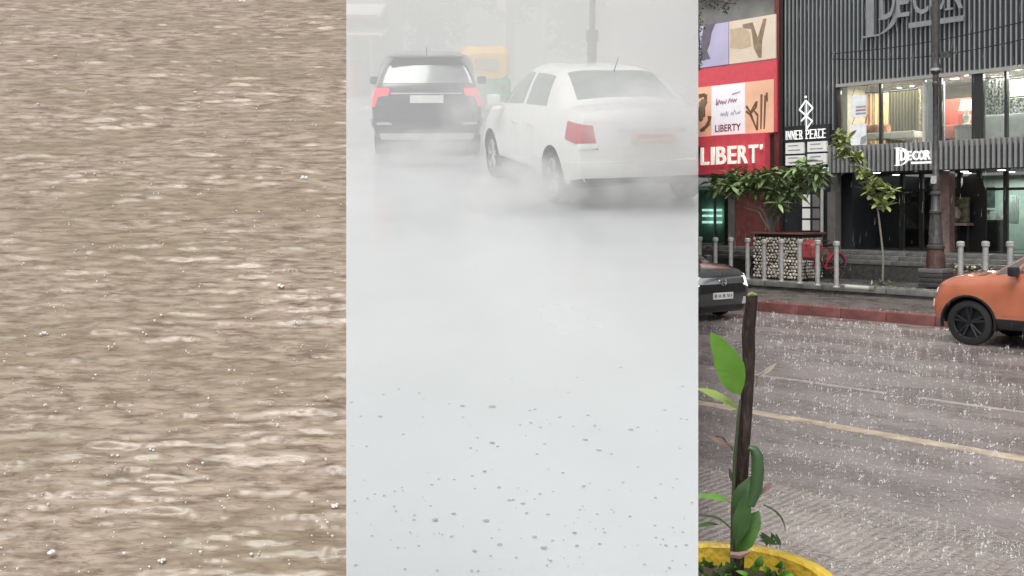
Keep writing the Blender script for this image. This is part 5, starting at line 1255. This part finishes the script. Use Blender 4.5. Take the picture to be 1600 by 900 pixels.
# ---------------------------------------------------------------- rain striking the road
rs_ = random.Random(31); mb = MB()
for k in range(6500):
    if k % 20 == 0: cl_ = (rs_.uniform(1091, 1600), 488 + 410 * rs_.random() ** 1.4, rs_.uniform(.4, 1))
    if rs_.random() < .65: px, py = rs_.gauss(cl_[0], 45), rs_.gauss(cl_[1], 9 + (cl_[1] - 488) * .03)
    else: px = rs_.uniform(1091, 1600); py = 488 + 410 * rs_.random() ** 1.5
    if py > 898: continue
    if py < 488 + (px - 1180) * .085: continue
    U_, W_ = RG(px, py, 0)
    if W_ > WK - .1: continue
    d_ = (-SS * U_ + CC * W_) / 16                       # far splashes are the bigger ones one can still see
    sc = (.12 + .88 * d_) * rs_.choice((.35, .5, .7, 1.0, 1.5))
    for j in range(rs_.choice((1, 1, 2, 3))):
        u, w_ = U_ + rs_.gauss(0, .02) * sc, W_ + rs_.gauss(0, .02) * sc
        h, r = rs_.uniform(.008, .035) * sc, rs_.uniform(.003, .008) * sc
        dx, dy = rs_.uniform(-.02, .02) * sc, rs_.uniform(-.02, .02) * sc
        zb_ = .013 if W_ < WE else .004
        mb.add([(u - r, w_ - r, zb_), (u + r, w_ - r, zb_), (u, w_ + r, zb_), (u + dx, w_ + dy, zb_ + h)], [(0, 1, 3), (1, 2, 3), (2, 0, 3), (0, 2, 1)])
for k in range(500):                                     # on the kerb top and the pavement edge
    U_ = rs_.uniform(-16, -5); zb_, W_ = (.192, WK + rs_.uniform(.02, .34)) if k % 2 else (ZP + .002, WB + rs_.uniform(0, .4))
    h, r = rs_.uniform(.006, .03), rs_.uniform(.003, .008)
    mb.add([(U_ - r, W_ - r, zb_), (U_ + r, W_ - r, zb_), (U_, W_ + r, zb_), (U_ + rs_.uniform(-.01, .01), W_, zb_ + h)], [(0, 1, 3), (1, 2, 3), (2, 0, 3), (0, 2, 1)])
tag(mb.build('rain_splashes', SPLASH, None, False, 'R', 'stuff'), 'white rain splashes bouncing off the wet street', 'splashes')

mb = MB()
for k in range(420):                                     # falling drops, drawn out by their speed
    W_ = rs_.uniform(9, 22); U_ = RU(rs_.uniform(1091, 1610), W_); z = rs_.uniform(.3, 7); L = rs_.uniform(.05, .16); r = rs_.uniform(.001, .0022)
    mb.add([(U_ - r, W_, z), (U_ + r, W_ - r, z), (U_ + r, W_ + r, z), (U_ + L * .08, W_, z + L), (U_, W_, z - r * 2)], [(0, 1, 3), (1, 2, 3), (2, 0, 3), (0, 4, 1), (1, 4, 2), (2, 4, 0)])
tag(mb.build('rain', mat('falling_water', (.8, .8, .8), .1, var=.05, alpha=.4), None, False, 'R', 'stuff'), 'fine rain falling over the street', 'rain')

# ---------------------------------------------------------------- potted plant close to the camera
Yp = 1.40; Xp, Zp = (1136 - CX) / F * Yp, EYE - (899 - HZ) * Yp / F
POT = mat('yellow_pot', (.66, .46, .05), .4, var=.4, scale=9, bump=.35, bscale=60, rvar=.12)
MB().box(.10, 1.2, 1.1, 1.9, -1.0, Zp - .27).build('ledge', mat('ledge_concrete', (.3, .29, .27), .7, bump=.3), None, False, 'W', 'structure')
BAY['ledge'] = 'RW'
t = thing('flower_pot', 'yellow round flower pot at the bottom of the street view', 'pot', (Xp, Yp, Zp - .27), 'W'); BAY[t.name] = 'RW'
rp = .150
MB().lathe([(.001, -.27), (.10, -.27), (.125, -.08), (.132, -.035), (rp - .004, -.035), (rp, -.028), (rp, -.004), (rp - .005, 0), (rp - .018, .001), (rp - .022, -.004), (.129, -.028), (.127, -.04)], (Xp, Yp, Zp), 48).build('pot', POT, t, True)
MB().lathe([(.1275, -.03), (.06, -.024), (.001, -.02)], (Xp, Yp, Zp), 24).build('soil', mat('soil', (.05, .035, .03)), t)
def wp(px, py, d=0): Y = Yp + d; return Vector(((px - CX) / F * Y, Y, EYE - (py - HZ) * Y / F))
STK = mat('stake_wood', (.030, .017, .012), .6, var=.4, scale=30, bump=.8, bscale=80, stretch=(1, 1, .2))
t = thing('wooden_stake', 'dark brown wooden stake standing in the yellow pot', 'stake', wp(1152, 868, -.02), 'W'); BAY[t.name] = 'RW'
MB().tube([wp(1152, 905, -.02), wp(1158, 760, -.02), wp(1166, 640, -.01), wp(1170, 560, 0), wp(1169, 520, 0), wp(1174.5, 470, 0), wp(1174.5, 461, 0)], [.0085, .0084, .0085, .0088, .0093, .0082, .0084], 10).build('stick', STK, t, True)
MB().tube([wp(1168, 461.5, -.006), wp(1174, 459, -.004), wp(1182, 461, -.005)], [.002, .003, .002], 6).build('moss', mat('moss', (.25, .32, .10), .9), t)
LF = mat('bright_leaf', (.13, .30, .035), .35, var=.2, scale=20, spec=.5)
b_ = LF.node_tree.nodes['Principled BSDF']; b_.inputs['Transmission Weight'].default_value = 0
DL = mat('deep_leaf', (.045, .10, .028), .35, var=.3, scale=25); DRY = mat('dry_leaf', (.28, .17, .14), .7, var=.3, scale=30)
t = thing('potted_plant', 'thin green plant with one tall bright leaf climbing the stake', 'plant', wp(1150, 880), 'W'); BAY[t.name] = 'RW'
STM = mat('stem_green', (.05, .065, .03), .5)
MB().tube([wp(1144, 890, -.03), wp(1145, 800, -.03), wp(1148, 720, -.028), wp(1154, 650, -.028), wp(1157, 625, -.025)], [.003, .0028, .0025, .002, .0016], 6).build('stem', STM, t, True)
VEIN = mat('leaf_vein', (.17, .33, .06), .4); VEIN2 = mat('deep_leaf_vein', (.075, .15, .045), .4)
def bigleaf(p0, p1, wd, m, bend=.0, face=None, n=10, fold=.12):
    """leaf from stalk p0 to tip p1, wd = half width in metres"""
    p0, p1 = Vector(p0), Vector(p1); ax = p1 - p0; L = ax.length; ax.normalize(); f_ = Vector(face or (0, -1, .15)).normalized(); sd_ = ax.cross(f_).normalized(); nn = sd_.cross(ax)
    mb = MB(); vs, fs = [], []
    for i in range(n + 1):
        q = i / n; ww = wd * (math.sin(math.pi * q ** .85) ** .75 if 0 < q < 1 else .02); c = p0 + ax * (q * L) + nn * (bend * L * math.sin(math.pi * q))
        wv_ = 1 + .07 * math.sin(9 * q + L * 300) + rs_.uniform(-.05, .05)
        for s in (-1, -.5, 0, .5, 1): vs.append(c + sd_ * ww * wv_ * s + nn * (fold * ww * abs(s) + .03 * ww * math.sin(14 * q + 3 * s)))
    for i in range(n):
        for j in range(4): k = 5 * i + j; fs.append((k, k + 5, k + 6, k + 1))
    lf = mb.add(vs, fs).build('leaf', m, t, True)
    MB().tube([p0 + ax * (L * q) + nn * (bend * L * math.sin(math.pi * q) - .0004) for q in (0, .25, .5, .75, .97)], [.0009, .0008, .0006, .0004, .0002], 5).build('midrib', VEIN if m is LF else VEIN2, lf)
    if wd > .012:
        for k in range(1, 9):
            for s in (-1, 1):
                q0, q1 = k / 10, min(.98, k / 10 + .13); w1 = wd * math.sin(math.pi * q1 ** .85) ** .75 * .85
                a = p0 + ax * (q0 * L) + nn * (bend * L * math.sin(math.pi * q0) - .0001); e_ = p0 + ax * (q1 * L) + nn * (bend * L * math.sin(math.pi * q1) + fold * w1) + sd_ * w1 * s
                MB().tube([a, a.lerp(e_, .5), e_], [.00035, .0003, .0002], 4).build('vein', VEIN if m is LF else VEIN2, lf)
bigleaf(wp(1157, 617, -.03), wp(1110, 519, -.05), .0205, LF, .05, (.3, -1, .1))
bigleaf(wp(1155, 640, -.02), wp(1086, 606, .02), .006, mat('yellow_green', (.30, .42, .08), .5), .1, (0, -1, .8))
bigleaf(wp(1141, 784, -.03), wp(1084, 776, -.05), .0055, LF, .08, (0, -.6, 1))
bigleaf(wp(1142, 825, -.03), wp(1086, 806, -.04), .003, DL, .14, (0, -.4, 1))
bigleaf(wp(1122, 819, -.03), wp(1084, 824, -.05), .004, DL, .05, (0, -.5, 1))
bigleaf(wp(1150, 862, -.03), wp(1186, 798, -.035), .0155, mat('mid_leaf', (.07, .17, .03), .35, var=.3, scale=25), .06, (-.2, -1, .3))
bigleaf(wp(1148, 800, -.035), wp(1180, 742, -.035), .013, DL, .08, (-.3, -1, .2))
bigleaf(wp(1150, 850, -.045), wp(1166, 762, -.04), .012, DL, .05, (.2, -1, .2))
# hooked young shoot
MB().tube([wp(1172, 790, -.04), wp(1181, 765, -.04), wp(1184, 735, -.04), wp(1183, 712, -.04), wp(1178, 702, -.04), wp(1170, 699, -.04)], [.006, .0085, .0088, .008, .006, .003], 10).build('shoot', mat('shoot_green', (.06, .12, .05), .35), t, True)
bigleaf(wp(1186, 772, -.03), wp(1207, 754, -.02), .004, DRY, .1)
MB().tube([wp(1180, 784, -.04), wp(1187, 772, -.03)], .001, 5).build('stem', STM, t)
bigleaf(wp(1193, 788, -.02), wp(1228, 831, -.01), .0025, DL, .16, (.7, -.5, .6))
bigleaf(wp(1146, 700, -.03), wp(1104, 680, -.04), .003, DRY, .1); bigleaf(wp(1144, 752, -.03), wp(1139, 731, -.03), .0028, STM, .05)
MB().tube([wp(1145, 703, -.03), wp(1130, 684, -.035), wp(1118, 681, -.04)], [.001, .0009, .0007], 5).build('stem', STM, t)
bigleaf(wp(1182, 590, .02), wp(1214, 567, .05), .003, mat('pale_dry', (.45, .38, .33), .7), .05)
bigleaf(wp(1180, 604, .01), wp(1188, 588, .02), .002, DRY, .05)
for k in range(46):
    px, py, d_ = rs_.uniform(1092, 1225), rs_.uniform(884, 912), rs_.uniform(-.07, -.01)
    bigleaf(wp(px, py, d_), wp(px + rs_.gauss(0, 10), py - rs_.uniform(6, 20), d_ - rs_.uniform(0, .02)), rs_.uniform(.003, .0065), rs_.choice((DL, DL, LF, MATS['mid_leaf'])), .15, (rs_.gauss(0, .6), -1, rs_.uniform(.2, 1.2)), 6)
for k in range(14): bigleaf(wp(1190 + rs_.uniform(-6, 30), 846 + rs_.uniform(-4, 8), .03), wp(1190 + rs_.uniform(-6, 30), 836 + rs_.uniform(-6, 8), .03), .0022, DL, .05)
MB().tube([wp(1140, 866, -.05), wp(1155, 868, -.05), wp(1172, 862, -.05)], [.004, .005, .002], 6).build('root', DRY, t)

# ================================================================= cut each stretch off at its edge
bpy.context.view_layer.update()
PL = {'L': [(K1, -1)], 'M': [(K2, -1)], 'R': [(K2, 1)], 'RW': [(K2, 1)], 'W': []}
def bay_of(o):
    while o.parent: o = o.parent
    return BAY.get(o.name, 'W')
for o in list(bpy.data.objects):
    if o.type != 'MESH': continue
    M_ = o.matrix_world
    for k, sgn in PL[bay_of(o)]:
        co_ = M_.inverted() @ Vector((0, 0, EYE)); no_w = Vector((-1, k, 0)).normalized() * sgn           # outward normal
        no_l = (M_.to_3x3().transposed() @ no_w).normalized()
        ds = [(Vector(c) - co_).dot(no_l) for c in o.bound_box]
        if max(ds) <= 0: continue
        if min(ds) >= 0 and not o.children: bpy.data.objects.remove(o); break
        if o.data.users > 1: o.data = o.data.copy()
        bm = bmesh.new(); bm.from_mesh(o.data)
        r_ = bmesh.ops.bisect_plane(bm, geom=bm.verts[:] + bm.edges[:] + bm.faces[:], dist=1e-6, plane_co=co_, plane_no=no_l, clear_outer=True)
        ed = [e for e in r_['geom_cut'] if isinstance(e, bmesh.types.BMEdge)]
        if ed and len(bm.faces) < 20000:
            try: bmesh.ops.holes_fill(bm, edges=ed, sides=0)
            except Exception: pass
        bm.to_mesh(o.data); nf = len(bm.faces); bm.free()
        if nf == 0 and not o.children: bpy.data.objects.remove(o); break
